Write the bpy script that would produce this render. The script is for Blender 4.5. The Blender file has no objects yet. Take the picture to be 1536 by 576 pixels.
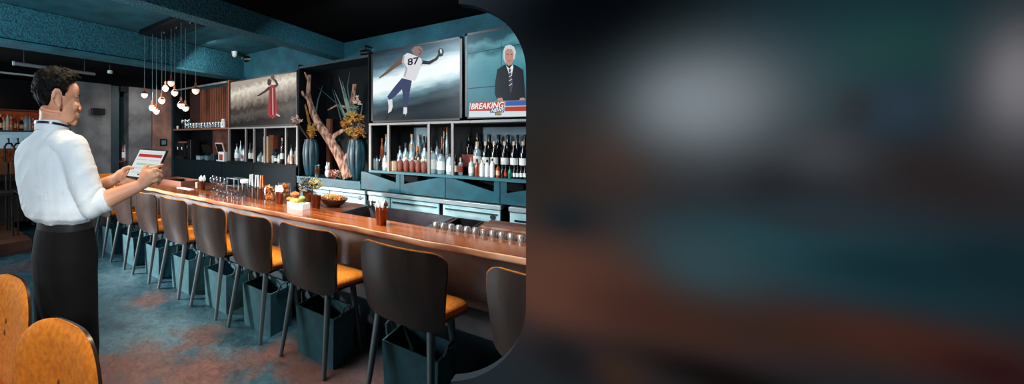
import bpy, bmesh, math, random
from mathutils import Vector, Matrix, noise
random.seed(7)
S = bpy.context.scene
COL = S.collection
PI = math.pi

# ------------------------------------------------------------------ camera frame (a real camera standing in the room)
CAMH = 1.5
FPX = 550.0
PCX, PCY = 395.0, 207.0
AX = Vector((0.7165, 0.6975, 0.0)).normalized()        # viewing direction
RT = Vector((AX.y, -AX.x, 0.0))
UP = Vector((0, 0, 1))
CAM = Vector((0, 0, CAMH))

def ray(px, py):
    return AX + RT * ((px - PCX) / FPX) + UP * ((PCY - py) / FPX)
def pD(px, py, D): return CAM + ray(px, py) * D
def pX(px, py, X):
    d = ray(px, py); return CAM + d * (X / d.x)
def pY(px, py, Y):
    d = ray(px, py); return CAM + d * (Y / d.y)
def pZ(px, py, Z):
    d = ray(px, py); return CAM + d * ((Z - CAMH) / d.z)

# ------------------------------------------------------------------ materials
def lin(c):
    def f(v): return v / 12.92 if v <= .04045 else ((v + .055) / 1.055) ** 2.4
    if isinstance(c, str):
        c = c.lstrip('#'); c = [int(c[i:i + 2], 16) / 255 for i in (0, 2, 4)]
    return (f(c[0]), f(c[1]), f(c[2]), 1)

MATS = {}
def mat(name, col, rough=.5, metal=0., col2=None, nscale=8., ndetail=5., bump=0., bscale=None, emis=None, estr=0.,
        trans=0., spec=None, stretch=None, coat=0., alpha=1., ior=None, lo=.35, hi=.65, sheen=0.):
    if name in MATS: return MATS[name]
    m = bpy.data.materials.new(name); m.use_nodes = True
    nt = m.node_tree; b = nt.nodes['Principled BSDF']
    b.inputs['Base Color'].default_value = lin(col)
    b.inputs['Roughness'].default_value = rough
    b.inputs['Metallic'].default_value = metal
    b.inputs['Coat Weight'].default_value = coat
    b.inputs['Coat Roughness'].default_value = .12
    if sheen: b.inputs['Sheen Weight'].default_value = sheen
    if spec is not None: b.inputs['Specular IOR Level'].default_value = spec
    if ior: b.inputs['IOR'].default_value = ior
    if trans: b.inputs['Transmission Weight'].default_value = trans
    if alpha < 1: b.inputs['Alpha'].default_value = alpha
    if emis:
        b.inputs['Emission Color'].default_value = lin(emis); b.inputs['Emission Strength'].default_value = estr
    if col2 or bump:
        tc = nt.nodes.new('ShaderNodeTexCoord'); mp = nt.nodes.new('ShaderNodeMapping')
        nt.links.new(tc.outputs['Object'], mp.inputs['Vector'])
        if stretch: mp.inputs['Scale'].default_value = stretch
        n = nt.nodes.new('ShaderNodeTexNoise'); n.inputs['Scale'].default_value = nscale; n.inputs['Detail'].default_value = ndetail
        nt.links.new(mp.outputs['Vector'], n.inputs['Vector'])
        if col2:
            r = nt.nodes.new('ShaderNodeValToRGB')
            r.color_ramp.elements[0].position = lo; r.color_ramp.elements[0].color = lin(col)
            r.color_ramp.elements[1].position = hi; r.color_ramp.elements[1].color = lin(col2)
            nt.links.new(n.outputs['Fac'], r.inputs['Fac']); nt.links.new(r.outputs['Color'], b.inputs['Base Color'])
        if bump:
            n2 = n
            if bscale:
                n2 = nt.nodes.new('ShaderNodeTexNoise'); n2.inputs['Scale'].default_value = bscale; n2.inputs['Detail'].default_value = 4
                nt.links.new(mp.outputs['Vector'], n2.inputs['Vector'])
            bp = nt.nodes.new('ShaderNodeBump'); bp.inputs['Strength'].default_value = bump; bp.inputs['Distance'].default_value = .02
            nt.links.new(n2.outputs['Fac'], bp.inputs['Height']); nt.links.new(bp.outputs['Normal'], b.inputs['Normal'])
    MATS[name] = m
    return m

def glassy(name, tint, gloss=.25, rough=.05, body=0.):
    """thin clear glass: see-through with a reflecting skin"""
    if name in MATS: return MATS[name]
    m = bpy.data.materials.new(name); m.use_nodes = True
    nt = m.node_tree; nt.nodes.clear()
    o = nt.nodes.new('ShaderNodeOutputMaterial'); mx = nt.nodes.new('ShaderNodeMixShader')
    t = nt.nodes.new('ShaderNodeBsdfTransparent'); t.inputs['Color'].default_value = lin(tint)
    p = nt.nodes.new('ShaderNodeBsdfGlossy'); p.inputs['Color'].default_value = (.9, .95, 1, 1); p.inputs['Roughness'].default_value = rough
    lw = nt.nodes.new('ShaderNodeLayerWeight'); lw.inputs['Blend'].default_value = .35
    mr = nt.nodes.new('ShaderNodeMapRange'); mr.inputs['To Min'].default_value = gloss; mr.inputs['To Max'].default_value = .85
    nt.links.new(lw.outputs['Facing'], mr.inputs['Value']); nt.links.new(mr.outputs['Result'], mx.inputs['Fac'])
    src = t
    if body:
        df = nt.nodes.new('ShaderNodeBsdfDiffuse'); df.inputs['Color'].default_value = lin(tint); src = nt.nodes.new('ShaderNodeMixShader'); src.inputs['Fac'].default_value = body
        nt.links.new(t.outputs[0], src.inputs[1]); nt.links.new(df.outputs[0], src.inputs[2])
    nt.links.new(src.outputs[0], mx.inputs[1]); nt.links.new(p.outputs[0], mx.inputs[2]); nt.links.new(mx.outputs[0], o.inputs['Surface'])
    MATS[name] = m
    return m

def screen(name, col, strength=1.):
    """a lit piece of a display"""
    if name in MATS: return MATS[name]
    m = bpy.data.materials.new(name); m.use_nodes = True
    b = m.node_tree.nodes['Principled BSDF']
    b.inputs['Base Color'].default_value = (0, 0, 0, 1); b.inputs['Roughness'].default_value = .35; b.inputs['Specular IOR Level'].default_value = .1
    b.inputs['Emission Color'].default_value = lin(col); b.inputs['Emission Strength'].default_value = strength
    MATS[name] = m
    return m

# ------------------------------------------------------------------ mesh builder
class MB:
    def __init__(s): s.bm = bmesh.new()
    def face(s, vs):
        try: return s.bm.faces.new(vs)
        except ValueError: return None
    def box(s, lo, hi, rot=None, piv=None):
        c = [(x, y, z) for x in (lo[0], hi[0]) for y in (lo[1], hi[1]) for z in (lo[2], hi[2])]
        vs = []
        for p in c:
            p = Vector(p)
            if rot is not None:
                q = Vector(piv) if piv is not None else (Vector(lo) + Vector(hi)) / 2
                p = rot @ (p - q) + q
            vs.append(s.bm.verts.new(p))
        for f in ((0, 1, 3, 2), (4, 6, 7, 5), (0, 4, 5, 1), (2, 3, 7, 6), (0, 2, 6, 4), (1, 5, 7, 3)): s.face([vs[i] for i in f])
        return s
    def loft(s, rings, cap=True, closed=True):
        R = [[s.bm.verts.new(p) for p in r] for r in rings]
        n = len(R[0])
        for a, b in zip(R, R[1:]):
            for i in range(n if closed else n - 1): s.face([a[i], a[(i + 1) % n], b[(i + 1) % n], b[i]])
        if cap: s.face(list(reversed(R[0]))); s.face(R[-1])
        return s
    def tube(s, pts, rad, seg=10, cap=True, squash=None):
        pts = [Vector(p) for p in pts]
        if not hasattr(rad, '__len__'): rad = [rad] * len(pts)
        rings = []; ref = None
        for i, p in enumerate(pts):
            d = (pts[min(i + 1, len(pts) - 1)] - pts[max(i - 1, 0)]).normalized()
            if ref is None:
                ref = Vector((0, 0, 1)) if abs(d.z) < .9 else Vector((1, 0, 0))
            a = (ref - d * ref.dot(d)).normalized(); ref = a; b = d.cross(a)
            rings.append([p + (a * math.cos(t) + b * math.sin(t)) * rad[i] for t in [2 * PI * k / seg for k in range(seg)]])
        return s.loft(rings, cap)
    def ell(s, c, r, mat3=None, u=16, v=10):
        c = Vector(c); rings = []
        for j in range(1, v):
            t = PI * j / v; ring = []
            for k in range(u):
                a = 2 * PI * k / u
                p = Vector((r[0] * math.sin(t) * math.cos(a), r[1] * math.sin(t) * math.sin(a), -r[2] * math.cos(t)))
                if mat3 is not None: p = mat3 @ p
                ring.append(c + p)
            rings.append(ring)
        b = Vector((0, 0, -r[2])); tt = Vector((0, 0, r[2]))
        if mat3 is not None: b = mat3 @ b; tt = mat3 @ tt
        R = [[s.bm.verts.new(p) for p in q] for q in rings]
        vb = s.bm.verts.new(c + b); vt = s.bm.verts.new(c + tt)
        for a_, b_ in zip(R, R[1:]):
            for i in range(u): s.face([a_[i], a_[(i + 1) % u], b_[(i + 1) % u], b_[i]])
        for i in range(u): s.face([vb, R[0][(i + 1) % u], R[0][i]]); s.face([vt, R[-1][i], R[-1][(i + 1) % u]])
        return s
    def lathe(s, prof, c=(0, 0, 0), seg=20, fn=None):
        c = Vector(c); rings = []
        for r, z in prof:
            ring = []
            for k in range(seg):
                a = 2 * PI * k / seg; rr = r * (fn(a, z) if fn else 1)
                ring.append(c + Vector((rr * math.cos(a), rr * math.sin(a), z)))
            rings.append(ring)
        return s.loft(rings, True)
    def prism(s, poly, vec):
        """poly: 3D points of a flat outline, extruded by vec"""
        a = [s.bm.verts.new(Vector(p)) for p in poly]; b = [s.bm.verts.new(Vector(p) + Vector(vec)) for p in poly]
        n = len(a)
        s.face(list(reversed(a))); s.face(b)
        for i in range(n): s.face([a[i], a[(i + 1) % n], b[(i + 1) % n], b[i]])
        return s
    def mesh(s, name, smooth=True, angle=40, bevel=0):
        if bevel:
            bmesh.ops.bevel(s.bm, geom=[e for e in s.bm.edges], offset=bevel, segments=2, affect='EDGES', profile=.5, clamp_overlap=True)
        bmesh.ops.recalc_face_normals(s.bm, faces=s.bm.faces)
        me = bpy.data.meshes.new(name); s.bm.to_mesh(me); s.bm.free()
        if smooth:
            me.polygons.foreach_set('use_smooth', [True] * len(me.polygons))
            me.set_sharp_from_angle(angle=math.radians(angle))
        return me

def obj(name, mb, m, parent=None, world=False, smooth=True, angle=40, bevel=0):
    me = mb.mesh(name, smooth, angle, bevel) if isinstance(mb, MB) else mb
    me.name = name
    if m is not None:
        me.materials.clear(); me.materials.append(m)
    o = bpy.data.objects.new(name, me); COL.objects.link(o)
    if parent is not None:
        o.parent = parent
        if world:                                    # verts came in room coordinates
            base = parent; off = Vector((0, 0, 0))
            while base is not None: off += base.location; base = base.parent
            me.transform(Matrix.Translation(-off))
    return o

def tag(o, label, cat, group=None, kind=None):
    o['label'] = label; o['category'] = cat
    if group: o['group'] = group
    if kind: o['kind'] = kind
    return o
def thing(name, label, cat, loc=(0, 0, 0), rz=0, group=None):
    o = bpy.data.objects.new(name, None); COL.objects.link(o); o.location = loc; o.rotation_euler = (0, 0, rz)
    o.empty_display_size = .05
    return tag(o, label, cat, group)
def struct(name, mb, m, parent=None, **k):
    o = obj(name, mb, m, parent, **k)
    if parent is None: o['kind'] = 'structure'
    return o
def dup(root, loc, rz=0, label=None, scale=None, group=None):
    r = root.copy(); COL.objects.link(r); r.location = loc; r.rotation_euler = (0, 0, rz)
    if scale is not None: r.scale = (scale, scale, scale) if not hasattr(scale, '__len__') else scale
    if label: r['label'] = label
    if group: r['group'] = group
    for ch in list(root.children):
        c = ch.copy(); COL.objects.link(c); c.parent = r
        for g in list(ch.children):
            d = g.copy(); COL.objects.link(d); d.parent = c
    return r
def fuse(mb, name, voxel, smooth_it=4, factor=.5):
    """weld overlapping pieces into one continuous skin"""
    bmesh.ops.recalc_face_normals(mb.bm, faces=mb.bm.faces)
    me = bpy.data.meshes.new(name + '_raw'); mb.bm.to_mesh(me); mb.bm.free()
    o = bpy.data.objects.new(name + '_raw', me); COL.objects.link(o)
    r = o.modifiers.new('r', 'REMESH'); r.mode = 'VOXEL'; r.voxel_size = voxel; r.use_smooth_shade = True
    if smooth_it:
        q = o.modifiers.new('s', 'SMOOTH'); q.iterations = smooth_it; q.factor = factor
    dg = bpy.context.evaluated_depsgraph_get()
    out = bpy.data.meshes.new_from_object(o.evaluated_get(dg)); out.name = name
    bpy.data.objects.remove(o); bpy.data.meshes.remove(me)
    out.polygons.foreach_set('use_smooth', [True] * len(out.polygons))
    return out
ORD = ['first', 'second', 'third', 'fourth', 'fifth', 'sixth', 'seventh', 'eighth', 'ninth', 'tenth', 'eleventh', 'twelfth',
       'thirteenth', 'fourteenth', 'fifteenth', 'sixteenth', 'seventeenth', 'eighteenth']
def Rz(a): return Matrix.Rotation(a, 3, 'Z')
# ------------------------------------------------------------------ palette
TEAL = mat('teal_plaster', '#135b6b', .75, col2='#0b4452', nscale=5, bump=.5, bscale=70)
TEALS = mat('teal_stucco', '#196475', .8, col2='#0a4250', nscale=40, ndetail=3, bump=1.0, bscale=55, lo=.4, hi=.62)
BLACKC = mat('black_ceiling', '#07090b', .95, spec=.05)
DARKT = mat('dark_teal_paint', '#0d2e38', .6, col2='#0a242c', nscale=6)
PANELT = mat('teal_lacquer', '#0f5767', .42, col2='#0a424f', nscale=7, ndetail=8)
GREYP = mat('grey_panel', '#676a6d', .7, col2='#4a4b4e', nscale=4, bump=.1)
BROWNP = mat('brown_panel', '#8a6459', .7, col2='#5e463f', nscale=5)
CHAR = mat('charcoal', '#0b0e11', .6, spec=.15)
BLACK = mat('black_metal', '#0a0b0c', .4)
STEEL = mat('brushed_steel', '#a9b4b8', .28, 1., col2='#7f8a8e', nscale=30, stretch=(1, .05, 1))
STEELT = mat('fridge_steel', '#c8e6ea', .3, .2, col2='#86bbc5', nscale=4)
FRAMEM = mat('shelf_steel', '#837e7b', .45, .3)
LEDGE = mat('ledge_steel', '#bccdd2', .3, .45, col2='#93a9b0', nscale=20, stretch=(1, .05, 1))
WALNUT = mat('walnut', '#372c28', .27, col2='#1d1614', nscale=6, ndetail=8, stretch=(1, 1, .12), coat=.3)
WOODC = mat('bar_wood', '#aa5c2a', .2, col2='#5e2c14', nscale=3.2, ndetail=9, stretch=(6, .5, 6), coat=.6)
WOODE = mat('bar_edge_wood', '#d3a683', .4, col2='#9c6446', nscale=6, stretch=(3, .6, 3))
WOODD = mat('deck_wood', '#6a3a22', .35, col2='#3c2015', nscale=4, stretch=(5, .6, 5))
SLAT = mat('slat_wood', '#8d5138', .55, col2='#5b2f20', nscale=9, stretch=(1, 1, .1))
CONC = mat('grey_concrete', '#7c7c80', .6, col2='#55565b', nscale=4)
ORANGE = mat('ochre_fabric', '#cd7d27', .85, col2='#b0661d', nscale=60, bump=.15, bscale=220, spec=.2)
LEGM = mat('leg_metal', '#4f5a60', .38, .5)
COPPER = mat('copper', '#8a4a2a', .3, .75, col2='#6d3820', nscale=10)
WHITE = mat('white_paper', '#e6e8e6', .8)
PALEG = mat('pale_grey', '#b9c2c4', .6)

def floor_material():
    m = mat('stained_concrete', '#17323d', .42)
    nt = m.node_tree; b = nt.nodes['Principled BSDF']; L = nt.links.new
    tc = nt.nodes.new('ShaderNodeTexCoord')
    n1 = nt.nodes.new('ShaderNodeTexNoise'); n1.inputs['Scale'].default_value = 3.4; n1.inputs['Detail'].default_value = 12; n1.inputs['Roughness'].default_value = .78
    n1.inputs['Distortion'].default_value = .8
    L(tc.outputs['Object'], n1.inputs['Vector'])
    r1 = nt.nodes.new('ShaderNodeValToRGB')
    r1.color_ramp.elements[0].position = .33; r1.color_ramp.elements[0].color = lin('#081d26')
    r1.color_ramp.elements[1].position = .68; r1.color_ramp.elements[1].color = lin('#2f5866')
    L(n1.outputs['Fac'], r1.inputs['Fac'])
    cur = r1.outputs['Color']
    n3 = nt.nodes.new('ShaderNodeTexNoise'); n3.inputs['Scale'].default_value = 16; n3.inputs['Detail'].default_value = 10; n3.inputs['Roughness'].default_value = .75; n3.inputs['Distortion'].default_value = 1.2
    L(tc.outputs['Object'], n3.inputs['Vector'])
    # rust stains and painted window sheen, each with a place of its own
    n2 = nt.nodes.new('ShaderNodeTexNoise'); n2.inputs['Scale'].default_value = 5; n2.inputs['Detail'].default_value = 8; n2.inputs['Roughness'].default_value = .7
    L(tc.outputs['Object'], n2.inputs['Vector'])
    stains_sheen = [((225, 450), .20, .5), ((300, 505), .20, .55), ((215, 548), .30, .6), ((300, 565), .28, .65), ((430, 530), .2, .5), ((470, 575), .24, .55), ((150, 565), .25, .6), ((560, 590), .5, .5), ((30, 400), .3, .3), ((380, 540), .16, .5)]
    stains_sheen = [(a_, b_, c_, '#5e3e36') for a_, b_, c_ in stains_sheen]
    stains_sheen = [((255, 500), .34, .75, '#476570'), ((185, 415), .3, .4, '#48646e'), ((215, 475), .22, .4, '#46626c'), ((180, 520), .25, .45, '#4a6670'), ((330, 530), .16, .4, '#4e6268')] + stains_sheen  # blue-grey blobs: sheen of window light painted into the floor colour
    for (px, py), rad, amt, colour in stains_sheen:
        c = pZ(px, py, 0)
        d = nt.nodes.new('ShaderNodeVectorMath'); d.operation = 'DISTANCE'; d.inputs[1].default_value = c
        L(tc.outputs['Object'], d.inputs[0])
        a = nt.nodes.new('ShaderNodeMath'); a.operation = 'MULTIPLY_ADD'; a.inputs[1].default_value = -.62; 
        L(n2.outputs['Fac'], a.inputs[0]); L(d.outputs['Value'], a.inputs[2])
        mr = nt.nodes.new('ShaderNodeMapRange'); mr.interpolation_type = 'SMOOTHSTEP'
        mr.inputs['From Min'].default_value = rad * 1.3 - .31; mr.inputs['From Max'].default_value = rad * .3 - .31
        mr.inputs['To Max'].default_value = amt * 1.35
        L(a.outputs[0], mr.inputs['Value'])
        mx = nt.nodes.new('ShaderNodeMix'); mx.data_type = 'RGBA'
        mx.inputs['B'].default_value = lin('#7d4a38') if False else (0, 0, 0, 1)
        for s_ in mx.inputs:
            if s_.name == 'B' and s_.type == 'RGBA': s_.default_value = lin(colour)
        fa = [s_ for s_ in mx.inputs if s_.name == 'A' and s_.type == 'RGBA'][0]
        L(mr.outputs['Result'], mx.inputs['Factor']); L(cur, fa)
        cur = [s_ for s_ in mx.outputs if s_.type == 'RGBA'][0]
    gr = nt.nodes.new('ShaderNodeMapRange'); gr.inputs['From Min'].default_value = .32; gr.inputs['From Max'].default_value = .68; gr.inputs['To Min'].default_value = .45; gr.inputs['To Max'].default_value = 1.45
    L(n3.outputs['Fac'], gr.inputs['Value'])
    gm = nt.nodes.new('ShaderNodeVectorMath'); gm.operation = 'SCALE'; L(cur, gm.inputs[0]); L(gr.outputs['Result'], gm.inputs['Scale']); L(gm.outputs[0], b.inputs['Base Color'])
    bp = nt.nodes.new('ShaderNodeBump'); bp.inputs['Strength'].default_value = .12; bp.inputs['Distance'].default_value = .02
    L(n1.outputs['Fac'], bp.inputs['Height']); L(bp.outputs['Normal'], b.inputs['Normal'])
    rr = nt.nodes.new('ShaderNodeMapRange'); rr.inputs['To Min'].default_value = .3; rr.inputs['To Max'].default_value = .55
    L(n2.outputs['Fac'], rr.inputs['Value']); L(rr.outputs['Result'], b.inputs['Roughness'])
    return m

# ------------------------------------------------------------------ the shell
XB = 4.36          # wall behind the back bar
YL = 6.3           # panelled end wall
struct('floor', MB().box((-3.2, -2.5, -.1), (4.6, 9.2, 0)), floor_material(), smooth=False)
struct('ceiling', MB().box((-3.2, -2.5, 2.8), (4.6, 2.7, 2.95)), BLACKC, smooth=False)
struct('ceiling.001', MB().box((-3.2, 2.7, 2.95), (4.6, 4.9, 3.1)), TEAL, smooth=False)
struct('ceiling.002', MB().box((-3.2, 4.95, 2.56), (4.6, 9.2, 2.66)), BLACKC, smooth=False)
struct('trim_1', MB().box((-3.2, 2.7, 2.58), (XB, 2.86, 2.94)), TEALS, smooth=False)           # near beam
struct('trim_2', MB().box((-3.2, 4.72, 2.55), (XB, 4.95, 2.94)), TEALS, smooth=False)          # far beam
struct('trim_3', MB().box((-3.2, 4.66, 2.52), (XB, 4.95, 2.55)), TEAL, smooth=False)           # lip under the far beam
struct('wall_back', MB().box((XB, -2.5, 0), (XB + .2, 9.2, 3.1)), TEAL, smooth=False)
# panelled end wall
struct('wall_left', MB().box((2.12, YL, 0), (2.70, YL + .2, 2.42)), GREYP, smooth=False)
struct('wall_left.001', MB().box((2.70, YL + .05, 0), (2.87, YL + .2, 2.42)), DARKT, smooth=False)
struct('wall_left.002', MB().box((3.02, YL, 0), (3.465, YL + .2, 2.42)), GREYP, smooth=False)
struct('wall_left.003', MB().box((3.485, YL, 0), (3.89, YL + .2, 2.42)), BROWNP, smooth=False)
struct('wall_left.004', MB().box((3.89, YL - .02, 0), (XB, YL + .2, 2.42)), DARKT, smooth=False)
struct('wall_left.005', MB().box((2.87, YL, 0), (3.02, YL + .2, .86)).box((2.87, YL, 2.32), (3.02, YL + .2, 2.42)).box((3.465, YL + .06, 0), (3.485, YL + .2, 2.42)).box((2.87, YL + .34, .8), (3.02, YL + .36, 2.4)), CHAR, smooth=False)
struct('wall_left.006', MB().box((-3.2, YL - .03, 2.42), (XB, YL + .2, 2.56)), BLACKC, smooth=False)
struct('wall_far', MB().box((-3.2, 7.9, 0), (2.3, 8.1, 2.56)), CHAR, smooth=False)
struct('wall_side', MB().box((2.12, YL + .2, 0), (2.2, 7.9, 2.56)), CHAR, smooth=False)
struct('trim_4', MB().box((-3.0, 5.62, .0), (1.35, 7.9, .15)), mat('step_wood', '#5a3424', .5, col2='#33201a', nscale=5, stretch=(.5, 4, 4)), smooth=False)

# ------------------------------------------------------------------ added divider on the right behind the stools, standing in for a blurred margin
XP = 1.5
def printed_wall():
    def yz(px, py):
        p = pX(px, py, XP); return (p.y, p.z)
    pts = []
    # outline: straight edge with a rounded head and foot, then out to the ceiling and the floor
    R = 101.
    head = [(789 - R + R * math.sin(a), 6 + R - R * math.cos(a)) for a in [PI / 2 * k / 14 for k in range(15)]]
    R2 = 113.; cy = 459
    foot = [(789 - R2 + R2 * math.cos(a), cy + R2 * math.sin(a)) for a in [PI / 2 * k / 14 for k in range(15)]]
    h = [yz(*p) for p in head]; f = [yz(*p) for p in foot]
    y_end = -1.35
    outline = [(h[0][0], 2.8)] + h + f + [(f[-1][0], 0.0), (y_end, 0.0), (y_end, 2.8)]
    mb = MB().prism([(XP, y, z) for y, z in outline], (.06, 0, 0))
    m = mat('blurred_print', '#20262a', .85, spec=0.)
    nt = m.node_tree; b = nt.nodes['Principled BSDF']; L = nt.links.new
    tc = nt.nodes.new('ShaderNodeTexCoord')
    blobs = [  # px, py, rx, ry, colour: soft blots of colour printed on the wall
        (1160, 60, 560, 170, '#123038'), (1200, 380, 520, 130, '#20383f'), (1160, 250, 700, 130, '#2c2f34'), (880, 30, 330, 190, '#04070b'), (900, 0, 260, 120, '#03060a'),
        (820, 250, 150, 200, '#26221f'), (1300, 100, 260, 150, '#1a3a40'), (1340, 75, 150, 80, '#20403f'), (920, 240, 130, 110, '#3a2c26'),
        (860, 420, 300, 150, '#54372c'), (830, 440, 130, 90, '#5c3b30'), (1000, 475, 260, 80, '#452a23'), (1180, 490, 300, 70, '#3a2822'),
        (1370, 515, 320, 70, '#4a2a22'), (1500, 560, 200, 60, '#33191a'), (1100, 575, 330, 60, '#14100f'), (850, 540, 120, 70, '#1d1c1f'),
        (930, 560, 70, 50, '#382821'), (1180, 375, 340, 85, '#27464e'), (1060, 395, 150, 80, '#33494f'), (1340, 405, 260, 75, '#17313a'), (1500, 400, 200, 80, '#162c34'),
        (1400, 260, 260, 90, '#2d2728'), (1480, 275, 160, 60, '#2a2526'), (1160, 270, 110, 70, '#1f2124'), (1240, 230, 110, 70, '#3d3f44'), (1345, 160, 110, 70, '#2b3a48'), (1280, 160, 60, 50, '#272c30'),
        (1055, 150, 210, 135, '#6b7277'), (1050, 155, 130, 85, '#7d848a'), (1540, 125, 150, 160, '#6f6c71'), (1530, 120, 70, 90, '#807c80'),
        (850, 325, 90, 55, '#1e2326'), (1230, 320, 170, 50, '#2b343b')]
    col = nt.nodes.new('ShaderNodeRGB'); col.outputs[0].default_value = lin('#20282d'); cur = col.outputs[0]
    for px, py, rx, ry, c in blobs:
        p = pX(px, py, XP); sy = abs(pX(px - rx * .5, py, XP).y - pX(px + rx * .5, py, XP).y)
        sz = abs(pX(px, py - ry, XP).z - p.z)
        su = nt.nodes.new('ShaderNodeVectorMath'); su.operation = 'SUBTRACT'; su.inputs[1].default_value = p; L(tc.outputs['Object'], su.inputs[0])
        ml = nt.nodes.new('ShaderNodeVectorMath'); ml.operation = 'MULTIPLY'; ml.inputs[1].default_value = (0, 1 / sy, 1 / sz); L(su.outputs[0], ml.inputs[0])
        ln = nt.nodes.new('ShaderNodeVectorMath'); ln.operation = 'LENGTH'; L(ml.outputs[0], ln.inputs[0])
        sq = nt.nodes.new('ShaderNodeMath'); sq.operation = 'MULTIPLY'; L(ln.outputs['Value'], sq.inputs[0]); L(ln.outputs['Value'], sq.inputs[1])
        ng = nt.nodes.new('ShaderNodeMath'); ng.operation = 'MULTIPLY'; ng.inputs[1].default_value = -3.0; L(sq.outputs[0], ng.inputs[0])
        mr = nt.nodes.new('ShaderNodeMath'); mr.operation = 'EXPONENT'; L(ng.outputs[0], mr.inputs[0])
        mx = nt.nodes.new('ShaderNodeMix'); mx.data_type = 'RGBA'
        A = [s for s in mx.inputs if s.name == 'A' and s.type == 'RGBA'][0]; B = [s for s in mx.inputs if s.name == 'B' and s.type == 'RGBA'][0]
        B.default_value = lin(c); L(mr.outputs[0], mx.inputs['Factor']); L(cur, A)
        cur = [s for s in mx.outputs if s.type == 'RGBA'][0]
    gm = nt.nodes.new('ShaderNodeVectorMath'); gm.operation = 'SCALE'; gm.inputs['Scale'].default_value = PRINT_GAIN
    L(cur, gm.inputs[0]); L(gm.outputs[0], b.inputs['Base Color'])
    struct('blur_divider', mb, m, smooth=False)
PRINT_GAIN = 1.38
printed_wall()

# ------------------------------------------------------------------ lights
def area(name, loc, target, size, power, col, size_y=None, spread=None):
    l = bpy.data.lights.new(name, 'AREA'); l.energy = power; l.color = col[:3]; l.size = size
    if size_y: l.shape = 'RECTANGLE'; l.size_y = size_y
    if spread: l.spread = math.radians(spread)
    o = bpy.data.objects.new(name, l); COL.objects.link(o); o.location = loc
    o.rotation_euler = (Vector(target) - Vector(loc)).to_track_quat('-Z', 'Y').to_euler(); return o
def spot(name, loc, target, power, angle, col, blend=.5, radius=.05):
    l = bpy.data.lights.new(name, 'SPOT'); l.energy = power; l.color = col[:3]; l.spot_size = math.radians(angle); l.spot_blend = blend; l.shadow_soft_size = radius
    o = bpy.data.objects.new(name, l); COL.objects.link(o); o.location = loc
    o.rotation_euler = (Vector(target) - Vector(loc)).to_track_quat('-Z', 'Y').to_euler(); return o
W = bpy.data.worlds.new('room_air'); S.world = W; W.use_nodes = True
W.node_tree.nodes['Background'].inputs[0].default_value = lin('#3b5a66'); W.node_tree.nodes['Background'].inputs[1].default_value = .10
cool = (.82, .94, 1.0); warm = (1.0, .74, .5); neutral = (1., .95, .9)
area('daylight_fill', (-1.3, 6.1, 1.6), (1.9, 2.8, .6), 2.2, 95, cool, 1.5, 130)  # added fill for daylight from unseen windows; no window is built
spot('floor_spot', (.2, 2.9, 2.7), (.95, 2.9, 0), 12, 62, (.85, .93, 1.0), 1., .3)
spot('print_fill', (-1.2, 2.6, 2.7), (1.5, -.15, 1.3), 640, 36, (1, 1, 1), .6, .15)  # unseen lamp, added only to light the printed divider
area('shelf_fill', (2.75, 1.5, 2.7), (4.0, 1.5, 1.05), .3, 105, cool, 3.0)  # unseen area light added to brighten the back bar bottles
spot('beam_fill', (-1.2, 2.2, 1.5), (1.2, 4.3, 2.8), 480, 78, cool, .9, .1)  # no fixture there: added out of view to brighten the teal beams
spot('bulkhead_light', (2.6, 3.6, 2.3), (4.36, 3.6, 2.75), 14, 110, cool, .9, .1)
area('shelf_fill.001', (2.9, 4.4, 2.5), (4.0, 4.4, 1.3), .25, 22, neutral, 2.2)  # unseen light added for the left shelf bays
spot('man_key', (-1.3, -1.2, 2.45), (.6, 1.9, 1.3), 455, 27, (.84, .94, 1.0), .7, .3)  # unseen key light added behind the camera for the man
area('counter_light', (2.35, 1.9, 2.75), (2.5, 1.9, .9), .25, 48, warm, 3.6, 100)
spot('chair_spot', (-.6, .3, 2.75), (.36, 1.35, .75), 185, 36, (1, .84, .66), .6, .1)
spot('stool_fill', (-1.0, 6.0, 1.9), (1.9, 3.8, .72), 3200, 37, (1, .9, .84), .9, .1)  # added off to the left to brighten the far stool backs
spot('panel_spot', (3.2, 5.2, 2.5), (3.2, 6.3, 1.5), 55, 100, (1, .92, .86), .8, .1)
spot('bar_spot', (.6, 6.6, 2.4), (.5, 7.9, 1.6), 75, 100, warm, .8, .1)

# ------------------------------------------------------------------ camera
cam = bpy.data.cameras.new('camera'); co = bpy.data.objects.new('camera', cam); COL.objects.link(co)
cam.sensor_width = 36; cam.sensor_fit = 'HORIZONTAL'; cam.lens = 36 * FPX / 1536
cam.shift_x = (768 - PCX) / 1536; cam.shift_y = -(288 - PCY) / 1536
cam.clip_start = .05
co.location = CAM; co.rotation_euler = AX.to_track_quat('-Z', 'Y').to_euler()
S.camera = co
S.view_settings.view_transform = 'Standard'; S.view_settings.look = 'None'; S.view_settings.exposure = 0; S.view_settings.gamma = 1
S.view_settings.use_curve_mapping = False
S.cycles.use_denoising = True
S.cycles.max_bounces = 6; S.cycles.transparent_max_bounces = 16
S.cycles.sample_clamp_indirect = 3
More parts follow.
